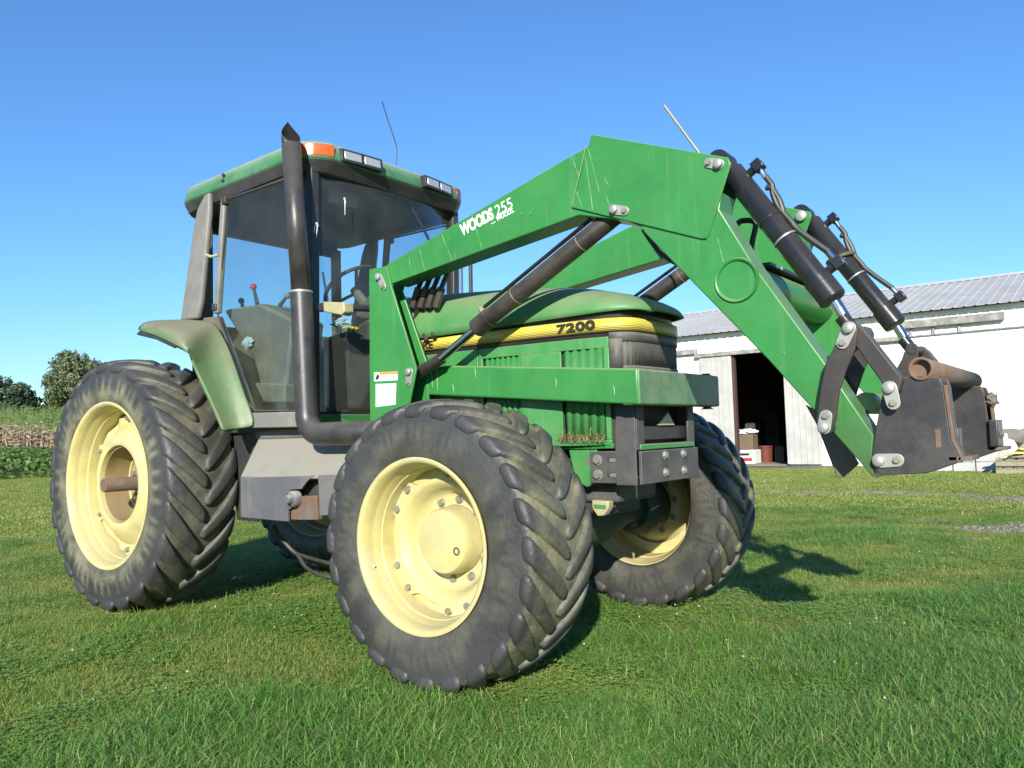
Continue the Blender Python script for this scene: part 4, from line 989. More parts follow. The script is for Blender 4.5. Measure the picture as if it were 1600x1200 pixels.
    cp = MB().prism(CP, sy(s, -.592), sy(s, -.578)).build('carrier_plate', M['carrier'], T, bevel=.003)
    MB().prism(CP, sy(s, -.440), sy(s, -.426)).build('inner_carrier_plate', M['carrier'], cp, bevel=.003)
    f_ = [CP[4], CP[5], CP[6], CP[7]]
    MB().prism(f_ + [(x + .012, z) for x, z in f_[::-1]], sy(s, -.592), sy(s, -.545)).build('front_flange', M['rust'], cp, bevel=.003)
    pz = CP[6]
    MB().prism([(pz[0] - .03, pz[1] - .002), (pz[0] + .04, pz[1] - .002), (pz[0] + .04, pz[1] - .016), (pz[0] - .03, pz[1] - .016)], sy(s, -.592), sy(s, -.426)).build('bottom_lip', M['rust'], cp, bevel=.002)
    keeper(cp, G(1374, 720, -.592), G(1402, 719, -.592), s, -.592, .025)
    keeper(cp, G(1394, 607, -.592), G(1400, 630, -.592), s, -.629 if 0 else -.6285, .025)
    MB().tube([Vector((G(1394, 607, -.592)[0], sy(s, -.63), G(1394, 607, -.592)[1])), Vector((G(1394, 607, -.592)[0], sy(s, -.40), G(1394, 607, -.592)[1]))], .024, 14).build('pivot_pin', M['carrier'], cp)
    # keyhole latch
    q = G(1465, 685, -.592)
    MB().box((q[0] - .006, min(sy(s, -.5935), sy(s, -.59)), q[1] - .03), (q[0] + .010, max(sy(s, -.5935), sy(s, -.59)), q[1] + .03)).build('slot', M['rust'], cp, ang=0)
    # pale drips down the arms (bird lime)
    dr = MB()
    def drip(u0, v0, u1, v1, w_=.0014, y=YO - .0012):
        a, b_ = Vector((G(u0, v0)[0], 0, G(u0, v0)[1])), Vector((G(u1, v1)[0], 0, G(u1, v1)[1])); n = 7; pts = []
        rr = random.Random(int(u0 * 7 + v0)); d = (b_ - a); nn = Vector((-d.z, 0, d.x)).normalized()
        L_, R2 = [], []
        for k in range(n + 1):
            c = a + d * (k / n) + nn * rr.uniform(-.0012, .0012); ww = w_ * rr.uniform(.35, 1.2)
            L_.append((c + nn * ww)); R2.append((c - nn * ww))
        for k in range(n):
            dr.bm.faces.new([dr.bm.verts.new((p.x, sy(s, y), p.z)) for p in (L_[k], L_[k + 1], R2[k + 1], R2[k])])
    if s < 0:
        for q in ((690, 366, 707, 407), (738, 336, 754, 391), (893, 245, 911, 290), (639, 402, 642, 420), (656, 390, 664, 424)): drip(*q)
        for q in ((918, 228, 896, 322), (915, 235, 928, 328), (921, 232, 938, 300), (949, 305, 954, 322), (903, 300, 911, 323), (946, 278, 953, 291)): drip(*q, y=YO - .0112)
        for q in ((1113, 350, 1118, 330), (1121, 372, 1131, 410)): drip(*q)
    if s < 0:
        for q_ in ((672, 572, 676, 606), (681, 569, 684, 611), (707, 600, 709, 614), (742, 575, 743, 590), (868, 590, 869, 606), (958, 602, 960, 618)):
            a3, b3 = on(q_[0], q_[1], y=-.4435), on(q_[2], q_[3], y=-.4435); dr.tube([a3, a3.lerp(b3, .5) + Vector((.003, 0, 0)), b3], [.0014, .0026, .001], 4)
        rs = random.Random(4)
        for k in range(18):
            u, v = rs.uniform(640, 1260), 0; v = rs.uniform(-8, 8); 
            if u < 900: vv = 405 - (u - 640) * .42 + v
            elif u < 1100: vv = 290 + v * 6
            else: vv = 400 + (u - 1100) * 1.15 + v * 3
            a3 = on(u, vv, y=YO - .0115); dr.tube([a3, a3 + Vector((rs.uniform(-.004, .004), 0, rs.uniform(-.012, .0)))], [rs.uniform(.0009, .0018), .0006], 5)
    if s < 0: o = dr.build('drip_mark', M['scratch'], ua, ang=0); o['kind'] = 'stuff'
    else: dr.bm.free()
# front cross beam
cb = MB().box((XB - .085, -.442 + .004, zb(XB)), (XB + .006, .442, zt(XB) + .001)).build('front_beam', M['front_beam'], T, bevel=.010, seg=3)
for zz, dz in ((zt(XB), .012), (zb(XB) - .012, .012)):
    b = MB(); hexbolt(b, (XB - .03, .36, zz), (0, 0, 1), .022, dz); b.build('bolt', M['black'], cb, ang=0)
# torque tube and lower cross tube between the arms
cx_, cz_ = G(1151, 438)
MB().tube([(cx_, -.452, cz_), (cx_, .452, cz_)], .078, 32, caps=True).build('torque_tube', M['loader'], T, ang=50)
p = G(1348, 612, -.45)
MB().tube([(G(1352, 630, -.452)[0], -.452, G(1352, 630, -.452)[1]), (G(1352, 630, -.452)[0], .452, G(1352, 630, -.452)[1])], .04, 24).build('lower_cross_tube', M['loader'], T, ang=50)
# flat guard plate and sticker on top of the torque tube
MB().box((cx_ - .02, -.40, cz_ + .078), (cx_ + .07, .40, cz_ + .092)).build('tube_guard', M['carrier'], T, bevel=.002)
q = on(1223, 440, y=-.30); MB().poly_prism([(cx_ + .0715, -.34, cz_ + .078), (cx_ + .0715, -.26, cz_ + .078), (cx_ + .0715, -.26, cz_ + .091), (cx_ + .0715, -.34, cz_ + .091)], [(cx_ + .07, -.34, cz_ + .078), (cx_ + .07, -.26, cz_ + .078), (cx_ + .07, -.26, cz_ + .091), (cx_ + .07, -.34, cz_ + .091)]).build('sticker', M['whitep'], T, ang=0)
# folded dirty bracket hanging behind the right lower arm
P = [G(1258, 632, -.43), G(1275, 662, -.43), G(1308, 747, -.43), G(1317, 746, -.43), G(1342, 725, -.43), G(1300, 655, -.43)]
b = MB(); b.prism(P, -.43, -.418); b.build('arm_stop', M['stop'], T, bevel=.003)
# carrier top pipe (open, rusty), angle bracket, lower cross angle
pc = on(1438, 576, y=-.60)
pipe = MB().tube([(pc.x, -.60, pc.z), (pc.x, .60, pc.z)], .039, 28, caps=False).build('top_pipe', M['rust'], T, ang=60, label='rusty open-ended cross pipe'); x = pipe.modifiers.new('solid', 'SOLIDIFY'); x.thickness = .008; x.offset = -1
MB().tube([(pc.x, -.57, pc.z), (pc.x, -.56, pc.z)], .032, 20).build('pipe_mud', M['rust'], pipe)
cxp, czp = CP[6]
MB().box((cxp - .02, .40, czp + .0), (cxp + .012, .60, czp + .115)).build('latch_angle', M['carrier'], T, bevel=.004)
MB().box((cxp - .035, -.40, czp + .01), (cxp - .021, -.33, czp + .09)).build('latch_box', M['carrier'], T, bevel=.004)
b = MB(); hexbolt(b, (cxp + .012, .50, czp + .05), (1, 0, 0), .012, .012); b.build('bolt', M['rust'], T, ang=0)
crumple('latch_handle', (cxp - .01, .46, czp + .20), .035, 'rust', seed=2, sc=(.7, 1, .8))
# level rod on the loader
a, b2 = on(1038, 165, y=-.40), on(1130, 290, y=-.40)
MB().tube([a, b2], .0065, 8).build('level_rod', M['bolt'], T)
# loader hose bundle at the tower
for k, (u0, u1) in enumerate(((648, 640), (660, 652), (672, 664), (684, 668))):
    MB().tube(curve([on(u0 - 6, 545 - k * 6, y=-.40), on(u0 - 12 + k, 500, y=-.39 + .02 * k), on(u0 + 2, 460, y=-.40), on(u0 + 18, 420, y=-.42)]), .0135, 8).build('hydraulic_hose', M['hose'], T)
    c0, c1_ = on(u0 - 3, 480, y=-.40), on(u0 + 6, 450, y=-.40)
    MB().tube([c0, c1_], .022, 6).build('coupler', M['link'], T)
MB().tube(curve([on(1005, 358, y=-.42), on(1018, 378, y=-.40), on(1035, 398, y=-.40), on(1062, 413, y=-.42), on(1085, 410, y=-.45)]), .011, 8).build('hydraulic_hose', M['hose'], T)
MB().tube(curve([on(1150, 352, y=-.36), on(1160, 345, y=-.34), on(1180, 348, y=-.33), on(1176, 375, y=-.33), on(1172, 400, y=-.34)]), .012, 8).build('hydraulic_hose', M['hose'], T)
# stickers on the tower
def sticker(poly, mt, y, name='sticker', par=None):
    P = [G(u, v, y) for u, v in poly]
    return MB().prism(P, y, y + .0012).build(name, M[mt], par or T, ang=0)
st1 = sticker([(584.5, 582), (621, 580), (621, 594), (584.5, 596)], 'whitep', -.6055)
sticker([(592, 581.6), (621, 580), (621, 584), (592, 586)], 'orangep', -.6064, 'sticker_band', st1)
sticker([(586, 592), (590, 584), (593, 588), (590, 594)], 'blackp', -.6064, 'pictogram', st1)
st2 = sticker([(587, 600), (619, 599), (618, 632), (587, 636)], 'whitep', -.6055)
for k in range(8):
    v = 603 + k * 3.4; sticker([(590, v), (615 - (k % 3) * 3, v - .8), (615 - (k % 3) * 3, v), (590, v + .8)], 'zinc', -.6064, 'print_line', st2)
# arm lettering, following the upper arm
a, b2 = Vector((G(723, 368)[0], YO, G(723, 368)[1])), Vector((G(774, 340)[0], YO, G(774, 340)[1]))
dv = (b2 - a).normalized(); upv_ = Vector((-dv.z, 0, dv.x))
Lw = (Vector((G(801, 325)[0], YO, G(804, 322)[1])) - a).length
def fit_text(body, org, L_, h, bold, mt, nm, **k):
    o = text(body, org, dv, upv_, h, mt, nm, T, bold=bold, **k); xs = [v.co.dot(dv) for v in o.data.vertices]; wd = max(xs) - min(xs)
    for v in o.data.vertices:
        t = v.co.dot(dv) - min(xs); v.co += dv * (t * (L_ / wd) - t)
    return o
lw1 = (b2 - a).length
h1 = .080
fit_text('WOODS', a + Vector((0, -.0012, 0)), lw1, h1, .0042, M['letter'], 'maker_lettering')
fit_text('255', b2 + dv * .008 + Vector((0, -.0012, 0)), Lw - lw1 - .008, h1 * 1.0, .0004, M['letter'], 'model_lettering')
c = Vector((G(777, 346)[0], YO - .0012, G(777, 346)[1])); d_ = Vector((G(804.5, 331)[0], YO - .0012, G(804.5, 331)[1]))
fit_text('WOODS.', c, (d_ - c).length, h1 * .42, .0008, M['letter'], 'small_lettering')
for v0, u0, u1 in ((347, 755, 772), (346.5, 768, 774)):
    a2 = Vector((G(u0, v0 + 4)[0], YO - .0012, G(u0, v0 + 4)[1])); L_ = (Vector((G(u1, 345)[0], 0, G(u1, 345)[1])) - Vector((a2.x, 0, a2.z))).length
    b = MB()
    for k in range(5): b.poly_prism([a2 + dv * L_ * (k + .1) / 5, a2 + dv * L_ * (k + .85) / 5, a2 + dv * L_ * (k + .85) / 5 + upv_ * .004, a2 + dv * L_ * (k + .1) / 5 + upv_ * .004], [a2 + dv * L_ * (k + .1) / 5 + Vector((0, .001, 0)), a2 + dv * L_ * (k + .85) / 5 + Vector((0, .001, 0)), a2 + dv * L_ * (k + .85) / 5 + upv_ * .004 + Vector((0, .001, 0)), a2 + dv * L_ * (k + .1) / 5 + upv_ * .004 + Vector((0, .001, 0))])
    b.build('print_line', M['letter'], T, ang=0)
# ------------------------------------------------------------------ ground, fields, barn, trees
CX, CY = CAM.x, CAM.y
HD = R_(127.1451)
def smooth(a, b, x):
    t = np.clip((x - a) / (b - a), 0, 1); return t * t * (3 - 2 * t)
def pol(x, y):
    dx, dy = x - CX, y - CY; return np.hypot(dx, dy), np.degrees(np.arctan2(dy, dx))
def terrain(x, y):
    d, h = pol(np.asarray(x, float), np.asarray(y, float))
    side = smooth(112, 136, h) * (1 - smooth(215, 250, np.where(h < 0, h + 360, h)))
    side = np.where(h < 0, 1 - smooth(215, 250, h + 360), side)
    r = .42 * smooth(32, 55, d) + 4.2 * smooth(58, 135, d)
    return r * side + .05 * np.sin(x * .13 + 1) * smooth(14, 40, d)
def fbm(x, y, sc, seed=0, oct_=4):
    out = np.zeros(len(x)); a = 1; tot = 0
    for o_ in range(oct_):
        out += a * np.array([noise.noise(Vector((p * sc * 2 ** o_, q * sc * 2 ** o_, seed + o_ * 7.3))) for p, q in zip(x, y)]); tot += a; a *= .55
    return out / tot
def bare(x, y):
    """bare gravelly soil: worn drive strips between the lawn and the barn"""
    n = fbm(x * .6, y * 1.6, .55, 3); n2 = fbm(x, y, 2.2, 11, 3)
    y = y + 1.1 * fbm(x, y, .33, 77, 3)
    track = np.exp(-((y - 5.6 - .04 * (x - 1)) / 1.0) ** 2) * smooth(-1.5, 3., x) + .6 * np.exp(-((y - 9.6) / .6) ** 2) * smooth(-6, 0, x) 
    apron = smooth(15.8, 17.2, y) * smooth(-7.6, -7.0, x) * (1 - smooth(-3.8, -3.4, x)) * 2
    return np.clip((track * .84 + n * 1.2 + n2 * .8 - .30) * 2.2, 0, 1) * np.clip(track * 2, 0, 1) + np.clip(apron, 0, 1)
def axis_(lo, hi, c, near, step, grow):
    a = [c];
    while a[-1] < hi: a.append(a[-1] + max(step, (a[-1] - c - near) * grow + step if a[-1] - c > near else step))
    b = [c]
    while b[-1] > lo: b.append(b[-1] - max(step, (c - b[-1] - near) * grow + step if c - b[-1] > near else step))
    return np.array(b[:0:-1] + a)
gx = axis_(-1800, 1800, 0., 9, .16, .09); gy = axis_(-900, 2400, 4., 10, .16, .09)
X, Y = np.meshgrid(gx, gy); xs, ys = X.ravel(), Y.ravel()
Z = terrain(xs, ys); near = (np.hypot(xs - 1, ys - 3) < 26)
Z[near] += .012 * fbm(xs[near], ys[near], .9, 5, 3)
wd = (np.abs(xs) < 3.6) & (np.abs(ys) < 1.5); Z[wd] = np.minimum(Z[wd], .0)
nx, ny = len(gx), len(gy)
idx = np.arange(nx * ny).reshape(ny, nx)
faces = np.stack([idx[:-1, :-1], idx[:-1, 1:], idx[1:, 1:], idx[1:, :-1]], -1).reshape(-1, 4)
me = bpy.data.meshes.new('lawn_ground'); me.from_pydata(np.stack([xs, ys, Z], -1).tolist(), [], faces.tolist())
bv = np.zeros(len(xs)); bv[near] = bare(xs[near], ys[near]); at = me.attributes.new('bare', 'FLOAT', 'POINT'); at.data.foreach_set('value', bv)
def ground_mat():
    G_ = bpy.data.materials.new('lawn_soil'); G_.use_nodes = True; t = G_.node_tree; b = t.nodes['Principled BSDF']; L = t.links.new
    g = N(t, 'ShaderNodeNewGeometry'); P = g.outputs['Position']
    def noi(s, d=6, r=.6):
        n = N(t, 'ShaderNodeTexNoise'); n.inputs['Scale'].default_value = s; n.inputs['Detail'].default_value = d; n.inputs['Roughness'].default_value = r; L(P, n.inputs[0]); return n.outputs[0]
    def rp(f, a, z, lo=0, hi=1):
        r = N(t, 'ShaderNodeMapRange'); r.inputs[1].default_value = a; r.inputs[2].default_value = z; r.inputs[3].default_value = lo; r.inputs[4].default_value = hi; L(f, r.inputs[0]); return r.outputs[0]
    def mx(a, c, f):
        x = N(t, 'ShaderNodeMix', data_type='RGBA'); L(f, x.inputs[0])
        for s, q in ((x.inputs[6], a), (x.inputs[7], c)):
            if isinstance(q, tuple): s.default_value = (*q, 1)
            else: L(q, s)
        return x.outputs[2]
    c = mx((.15, .20, .045), (.27, .26, .09), rp(noi(.35), .35, .65))
    c = mx(c, (.06, .055, .025), rp(noi(40, 8, .7), .5, .75, 0, .7))
    c = mx(c, (.16, .14, .07), rp(noi(1.3, 6, .7), .6, .8, 0, .6))
    at = N(t, 'ShaderNodeAttribute', attribute_name='bare')
    soil = mx((.13, .115, .08), (.23, .205, .155), rp(noi(22, 8, .75), .35, .7))
    c = mx(c, soil, rp(at.outputs['Fac'], .2, .7))
    L(c, b.inputs['Base Color']); b.inputs['Roughness'].default_value = .95; b.inputs['Specular IOR Level'].default_value = .15
    bp = N(t, 'ShaderNodeBump'); bp.inputs['Strength'].default_value = .6; bp.inputs['Distance'].default_value = .02; L(noi(30, 8, .7), bp.inputs['Height']); L(bp.outputs[0], b.inputs['Normal'])
    return G_
go = finish('lawn_ground', me, ground_mat(), None, ang=0); go['kind'] = 'structure'
me.polygons.foreach_set('use_smooth', [True] * len(me.polygons))

# grass: tufts of separate blades, strewn by geometry nodes
def leaf_mat(name, c1, c2, c3=None, trans=.35, rough=.5, patch=.8):
    G_ = bpy.data.materials.new(name); G_.use_nodes = True; t = G_.node_tree; b = t.nodes['Principled BSDF']; L = t.links.new
    oi = N(t, 'ShaderNodeObjectInfo'); g = N(t, 'ShaderNodeNewGeometry'); at = N(t, 'ShaderNodeAttribute', attribute_name='tone')
    no = N(t, 'ShaderNodeTexNoise'); no.inputs['Scale'].default_value = patch; no.inputs['Detail'].default_value = 6; L(g.outputs['Position'], no.inputs[0])
    def mth(op, a, q):
        x = N(t, 'ShaderNodeMath', operation=op)
        for s, v in ((x.inputs[0], a), (x.inputs[1], q)):
            if isinstance(v, (int, float)): s.default_value = v
            else: L(v, s)
        return x.outputs[0]
    mr = N(t, 'ShaderNodeMapRange'); mr.inputs[1].default_value = .38; mr.inputs[2].default_value = .66; L(no.outputs[0], mr.inputs[0])
    f = mth('ADD', mth('MULTIPLY', mr.outputs[0], .5), mth('ADD', mth('MULTIPLY', oi.outputs['Random'], .25), mth('MULTIPLY', at.outputs['Fac'], .3)))
    x = N(t, 'ShaderNodeMix', data_type='RGBA'); L(f, x.inputs[0]); x.inputs[6].default_value = (*c1, 1); x.inputs[7].default_value = (*c2, 1)
    c = x.outputs[2]
    if c3:
        y = N(t, 'ShaderNodeMix', data_type='RGBA'); L(mth('GREATER_THAN', at.outputs['Fac'], .93), y.inputs[0]); L(c, y.inputs[6]); y.inputs[7].default_value = (*c3, 1); c = y.outputs[2]
    L(c, b.inputs['Base Color']); b.inputs['Roughness'].default_value = rough; b.inputs['Specular IOR Level'].default_value = .35
    tl = N(t, 'ShaderNodeBsdfTranslucent'); L(c, tl.inputs[0]); ms = N(t, 'ShaderNodeMixShader'); ms.inputs[0].default_value = trans
    L(b.outputs[0], ms.inputs[1]); L(tl.outputs[0], ms.inputs[2]); L(ms.outputs[0], t.nodes['Material Output'].inputs[0])
    return G_
GR = leaf_mat('grass_blade', (.16, .28, .040), (.38, .39, .11), (.46, .40, .20), trans=.42, patch=1.1)
GRL = leaf_mat('long_grass_blade', (.095, .265, .042), (.24, .40, .085), (.36, .38, .16), trans=.42, patch=1.6)
CL = leaf_mat('clover_leaf', (.12, .27, .045), (.25, .35, .08), None, trans=.25)
FL = mat('clover_flower', (.42, .42, .34), .8)
def blades(name, n, rad, hmin, hmax, wd, lean, seed, mt=None):
    rr = random.Random(seed); v, f, tone = [], [], []
    for k in range(n):
        a = rr.uniform(0, 6.283); r = rad * math.sqrt(rr.random()); px, py = r * math.cos(a), r * math.sin(a)
        h = rr.uniform(hmin, hmax) * (.6 + .4 * rr.random()); yaw = rr.uniform(0, 6.283); dx, dy = math.cos(yaw), math.sin(yaw); ln = h * rr.uniform(.1, lean); tn = rr.random(); w_ = wd * rr.uniform(.6, 1.2)
        qx, qy = -dy * w_, dx * w_; tw = rr.uniform(-.7, .7)
        i = len(v)
        for t_ in (0, .45, .8):
            z = h * t_ * (1 - .12 * t_ * lean); o = ln * t_ ** 1.8; ww = (1 - t_ ** 2 * .6)
            cx_, cy_ = px + dx * o, py + dy * o; c, s_ = math.cos(tw * t_), math.sin(tw * t_); ax, ay = (qx * c - qy * s_) * ww, (qx * s_ + qy * c) * ww
            v += [(cx_ - ax, cy_ - ay, z - .012), (cx_ + ax, cy_ + ay, z - .012)]
        v.append((px + dx * ln, py + dy * ln, h * (1 - .14 * lean) - .012)); tone += [tn] * 7
        f += [(i, i + 1, i + 3, i + 2), (i + 2, i + 3, i + 5, i + 4), (i + 4, i + 5, i + 6)]
    me = bpy.data.meshes.new(name); me.from_pydata(v, [], f); a_ = me.attributes.new('tone', 'FLOAT', 'POINT'); a_.data.foreach_set('value', tone); me.materials.append(mt or GR)
    return me
def clover(name, n, rad, seed, flower=False):
    rr = random.Random(seed); v, f, tone, mi = [], [], [], []
    for k in range(n):
        a = rr.uniform(0, 6.283); r = rad * math.sqrt(rr.random()); px, py = r * math.cos(a), r * math.sin(a); h = rr.uniform(.012, .04); y0 = rr.uniform(0, 2); tn = rr.random() * .9
        for j in range(3):
            b_ = y0 + j * 2.094; s_ = rr.uniform(.008, .014); i = len(v); tx = rr.uniform(-.3, .3)
            for (u, q, zz) in ((0, 0, 0), (.8, .55, .25), (1.15, 0, .1), (.8, -.55, .25)):
                v.append((px + s_ * (u * math.cos(b_) - q * math.sin(b_)), py + s_ * (u * math.sin(b_) + q * math.cos(b_)), h + s_ * (zz + tx * u)))
            f.append((i, i + 1, i + 2, i + 3)); tone += [tn] * 4; mi.append(0)
    if flower:
        for k in range(1):
            px, py = rr.uniform(-rad, rad) * .6, rr.uniform(-rad, rad) * .6; h = .06; i = len(v); s_ = .006
            v += [(px, py, h + s_), (px + s_, py, h), (px, py + s_, h), (px - s_, py, h), (px, py - s_, h), (px, py, h - s_)]; tone += [.2] * 6
            f += [(i, i + 1, i + 2), (i, i + 2, i + 3), (i, i + 3, i + 4), (i, i + 4, i + 1), (i + 5, i + 2, i + 1), (i + 5, i + 3, i + 2), (i + 5, i + 4, i + 3), (i + 5, i + 1, i + 4)]; mi += [1] * 8
    me = bpy.data.meshes.new(name); me.from_pydata(v, [], f); a_ = me.attributes.new('tone', 'FLOAT', 'POINT'); a_.data.foreach_set('value', tone); me.materials.append(CL); me.materials.append(FL)
    me.polygons.foreach_set('material_index', mi); return me
def scatter(name, protos, pts, rot, scl, which, tiltx, tilty):
    """one object: protos strewn over the given points by geometry nodes"""
    pc_ = bpy.data.collections.new(name + '_tufts')
    for i, p in enumerate(protos):
        o = bpy.data.objects.new('%s_tuft_%02d' % (name, i), p); pc_.objects.link(o)
    me = bpy.data.meshes.new(name); me.vertices.add(len(pts)); me.vertices.foreach_set('co', np.asarray(pts, np.float32).ravel())
    for nm, arr in (('sc', scl), ('rz', rot), ('tx', tiltx), ('ty', tilty)):
        a_ = me.attributes.new(nm, 'FLOAT', 'POINT'); a_.data.foreach_set('value', np.asarray(arr, np.float32))
    a_ = me.attributes.new('which', 'INT', 'POINT'); a_.data.foreach_set('value', np.asarray(which, np.int32))
    o = bpy.data.objects.new(name, me); COL.objects.link(o)
    ng = bpy.data.node_groups.new(name, 'GeometryNodeTree'); ng.interface.new_socket('Geometry', in_out='INPUT', socket_type='NodeSocketGeometry'); ng.interface.new_socket('Geometry', in_out='OUTPUT', socket_type='NodeSocketGeometry')
    nn, L = ng.nodes, ng.links.new
    gi, g_o = nn.new('NodeGroupInput'), nn.new('NodeGroupOutput'); m2p = nn.new('GeometryNodeMeshToPoints'); L(gi.outputs[0], m2p.inputs['Mesh'])
    iop = nn.new('GeometryNodeInstanceOnPoints'); L(m2p.outputs[0], iop.inputs['Points'])
    ci = nn.new('GeometryNodeCollectionInfo'); ci.inputs[0].default_value = pc_; ci.inputs['Separate Children'].default_value = True; ci.inputs['Reset Children'].default_value = True; L(ci.outputs[0], iop.inputs['Instance'])
    iop.inputs['Pick Instance'].default_value = True
    def at(nm, ty): x = nn.new('GeometryNodeInputNamedAttribute'); x.data_type = ty; x.inputs[0].default_value = nm; return x.outputs[0]
    L(at('which', 'INT'), iop.inputs['Instance Index']); cx_ = nn.new('ShaderNodeCombineXYZ'); L(at('tx', 'FLOAT'), cx_.inputs[0]); L(at('ty', 'FLOAT'), cx_.inputs[1]); L(at('rz', 'FLOAT'), cx_.inputs[2])
    L(cx_.outputs[0], iop.inputs['Rotation']); L(at('sc', 'FLOAT'), iop.inputs['Scale']); L(iop.outputs[0], g_o.inputs[0])
    md = o.modifiers.new('strew', 'NODES'); md.node_group = ng; return o
SH = [blades('short_grass', 90, .14, .018, .052, .0019, 1.1, k) for k in range(4)]
LG = [blades('long_grass', 95, .15, .03, .125, .0018, 1.9, 20 + k, GRL) for k in range(4)]
CV = [clover('clover', 26, .13, 40 + k, k == 2) for k in range(3)]
FR = [blades('far_grass', 80, .36, .02, .06, .007, 1.2, 60 + k) for k in range(3)]
def sample(n, d0, d1, h0, h1):
    u = rng.random(n); d = np.sqrt(d0 ** 2 + u * (d1 ** 2 - d0 ** 2)); h = np.radians(rng.uniform(h0, h1, n)); return CX + d * np.cos(h), CY + d * np.sin(h), d
def clear(x, y):   # keep tufts out of the tyre footprints
    k = np.ones(len(x), bool)
    for wx, wy, hx, hy in ((0, .935, .26, .21), (0, -.935, .26, .21), (-2.874, .82, .3, .24), (-2.874, -.82, .3, .24)): k &= ~((np.abs(x - wx) < hx) & (np.abs(y - wy) < hy))
    return k
P_, RT_, SC_, WH_ = [], [], [], []
for n, d0, d1, h0, h1, kind in ((15500, 2.0, 5.6, 84, 170, 'n'), (17000, 5.6, 11, 88, 168, 'm'), (13000, 10.5, 21.5, 90, 165, 'f'), (15000, 20, 36, 135, 166, 'f'), (900, .6, 2.2, 0, 360, 'n'), (5000, 2.2, 12, 170, 440, 'f')):
    x, y, d = sample(n, d0, d1, h0, h1); b = np.zeros(len(x)) if kind == 'x' else bare(x, y) if d1 < 25 else np.zeros(len(x))
    wet = fbm(x, y, .8, 21, 4); pat = fbm(x, y, 1.3, 31, 3)
    sc_b = 1 - .6 * np.clip(b * 1.5, 0, 1); keep = clear(x, y) & (rng.random(len(x)) > b * .86) & (y < 17.2 + 100 * (x < -22)); x, y, d, wet, pat, sc_b = x[keep], y[keep], d[keep], wet[keep], pat[keep], sc_b[keep]
    if kind == 'f':
        wh = rng.integers(11, 14, len(x)); sc = rng.uniform(.55, .95, len(x)) * (1 + .5 * pat)
    else:
        # longer lush grass in the right foreground, short cropped turf and clover elsewhere
        lush = smooth(-.12, .22, wet + .38 * smooth(.2, 2.2, x) * (1 - smooth(-.2, 1.4, y)) - .30 * smooth(-.3, -1.4, x) - .12 * smooth(3.2, 6, d))
        r_ = rng.random(len(x)); wh = np.where(r_ < .04 + lush * .8, rng.integers(4, 8, len(x)), np.where((pat > .0) & (rng.random(len(x)) < .28), np.where(rng.random(len(x)) < .03, 10, rng.integers(8, 10, len(x))), rng.integers(0, 4, len(x))))
        sc = rng.uniform(.7, 1.15, len(x)) * (1 + .35 * wet)
    sc = sc * sc_b; z = terrain(x, y); P_.append(np.stack([x, y, z], -1)); SC_.append(sc); WH_.append(wh); RT_.append(rng.uniform(0, 6.283, len(x)))
P_, SC_, WH_, RT_ = map(np.concatenate, (P_, SC_, WH_, RT_))
gr = scatter('grass', SH + LG + CV + FR, P_, RT_, SC_, WH_, rng.uniform(-.12, .12, len(P_)), rng.uniform(-.12, .12, len(P_)))
gr['kind'] = 'stuff'; gr['label'] = 'rough green lawn of grass blades and clover'
# gravel on the worn strips
gv = []
for k in range(5):
    bm = bmesh.new(); bmesh.ops.create_icosphere(bm, subdivisions=1, radius=.5)
    for v in bm.verts: v.co *= random.uniform(.7, 1.2); v.co.z *= .6
    me = bpy.data.meshes.new('pebble'); bm.to_mesh(me); bm.free(); me.materials.append(mat('pebble_stone_%d' % k, (.14 + .03 * k, .13 + .027 * k, .10 + .023 * k), .9)); gv.append(me)
x, y, d = sample(60000, 7, 15, 88, 125); b = bare(x, y); k = (rng.random(len(x)) < b); x, y = x[k], y[k]
if len(x):
    go_ = scatter('gravel', gv, np.stack([x, y, terrain(x, y)], -1), rng.uniform(0, 6, len(x)), rng.uniform(.012, .045, len(x)), rng.integers(0, 5, len(x)), np.zeros(len(x)), np.zeros(len(x))); go_['kind'] = 'stuff'; go_['label'] = 'pale gravel in the worn tracks'

# ------------------------------------------------------------------ soybeans, dry corn edge, green corn
def at_(h, d): a = R_(h); return CX + d * math.cos(a), CY + d * math.sin(a)
def quads_obj(name, C, U, W, tone, mt, label):
    """many leaf quads: centres, half length vectors, half width vectors"""
    n = len(C); v = np.stack([C - U - W * .4, C - U * .1 - W, C + U, C - U * .1 + W], 1).reshape(-1, 3)
    me = bpy.data.meshes.new(name); me.vertices.add(4 * n); me.vertices.foreach_set('co', v.astype(np.float32).ravel()); me.loops.add(4 * n); me.loops.foreach_set('vertex_index', np.arange(4 * n, dtype=np.int32)); me.polygons.add(n); me.polygons.foreach_set('loop_start', np.arange(0, 4 * n, 4, dtype=np.int32)); me.update(calc_edges=True)
    a_ = me.attributes.new('tone', 'FLOAT', 'POINT'); a_.data.foreach_set('value', np.repeat(tone, 4).astype(np.float32)); me.materials.append(mt)
    o = bpy.data.objects.new(name, me); COL.objects.link(o); 
    return o
def rdir(n, zs=1.):
    v = rng.normal(size=(n, 3)); v[:, 2] *= zs; return v / np.linalg.norm(v, axis=1, keepdims=True)
SOY = leaf_mat('soybean_leaf', (.050, .12, .022), (.15, .22, .05), None, .3, patch=.35)
n = 42000; x, y, d = sample(n, 32.6, 56, 139, 164)
hgt = .55 + .35 * fbm(x, y, .8, 9, 2); z = terrain(x, y) + np.where(d < 33.6, rng.uniform(0, 1, n) * hgt * smooth(32.5, 33.4, d) + .1, hgt * rng.uniform(.7, 1.05, n)) 
U = rdir(n, .5) * rng.uniform(.06, .12, (n, 1)); W = np.cross(U, rdir(n)); W = W / np.linalg.norm(W, axis=1, keepdims=True) * rng.uniform(.045, .08, (n, 1))
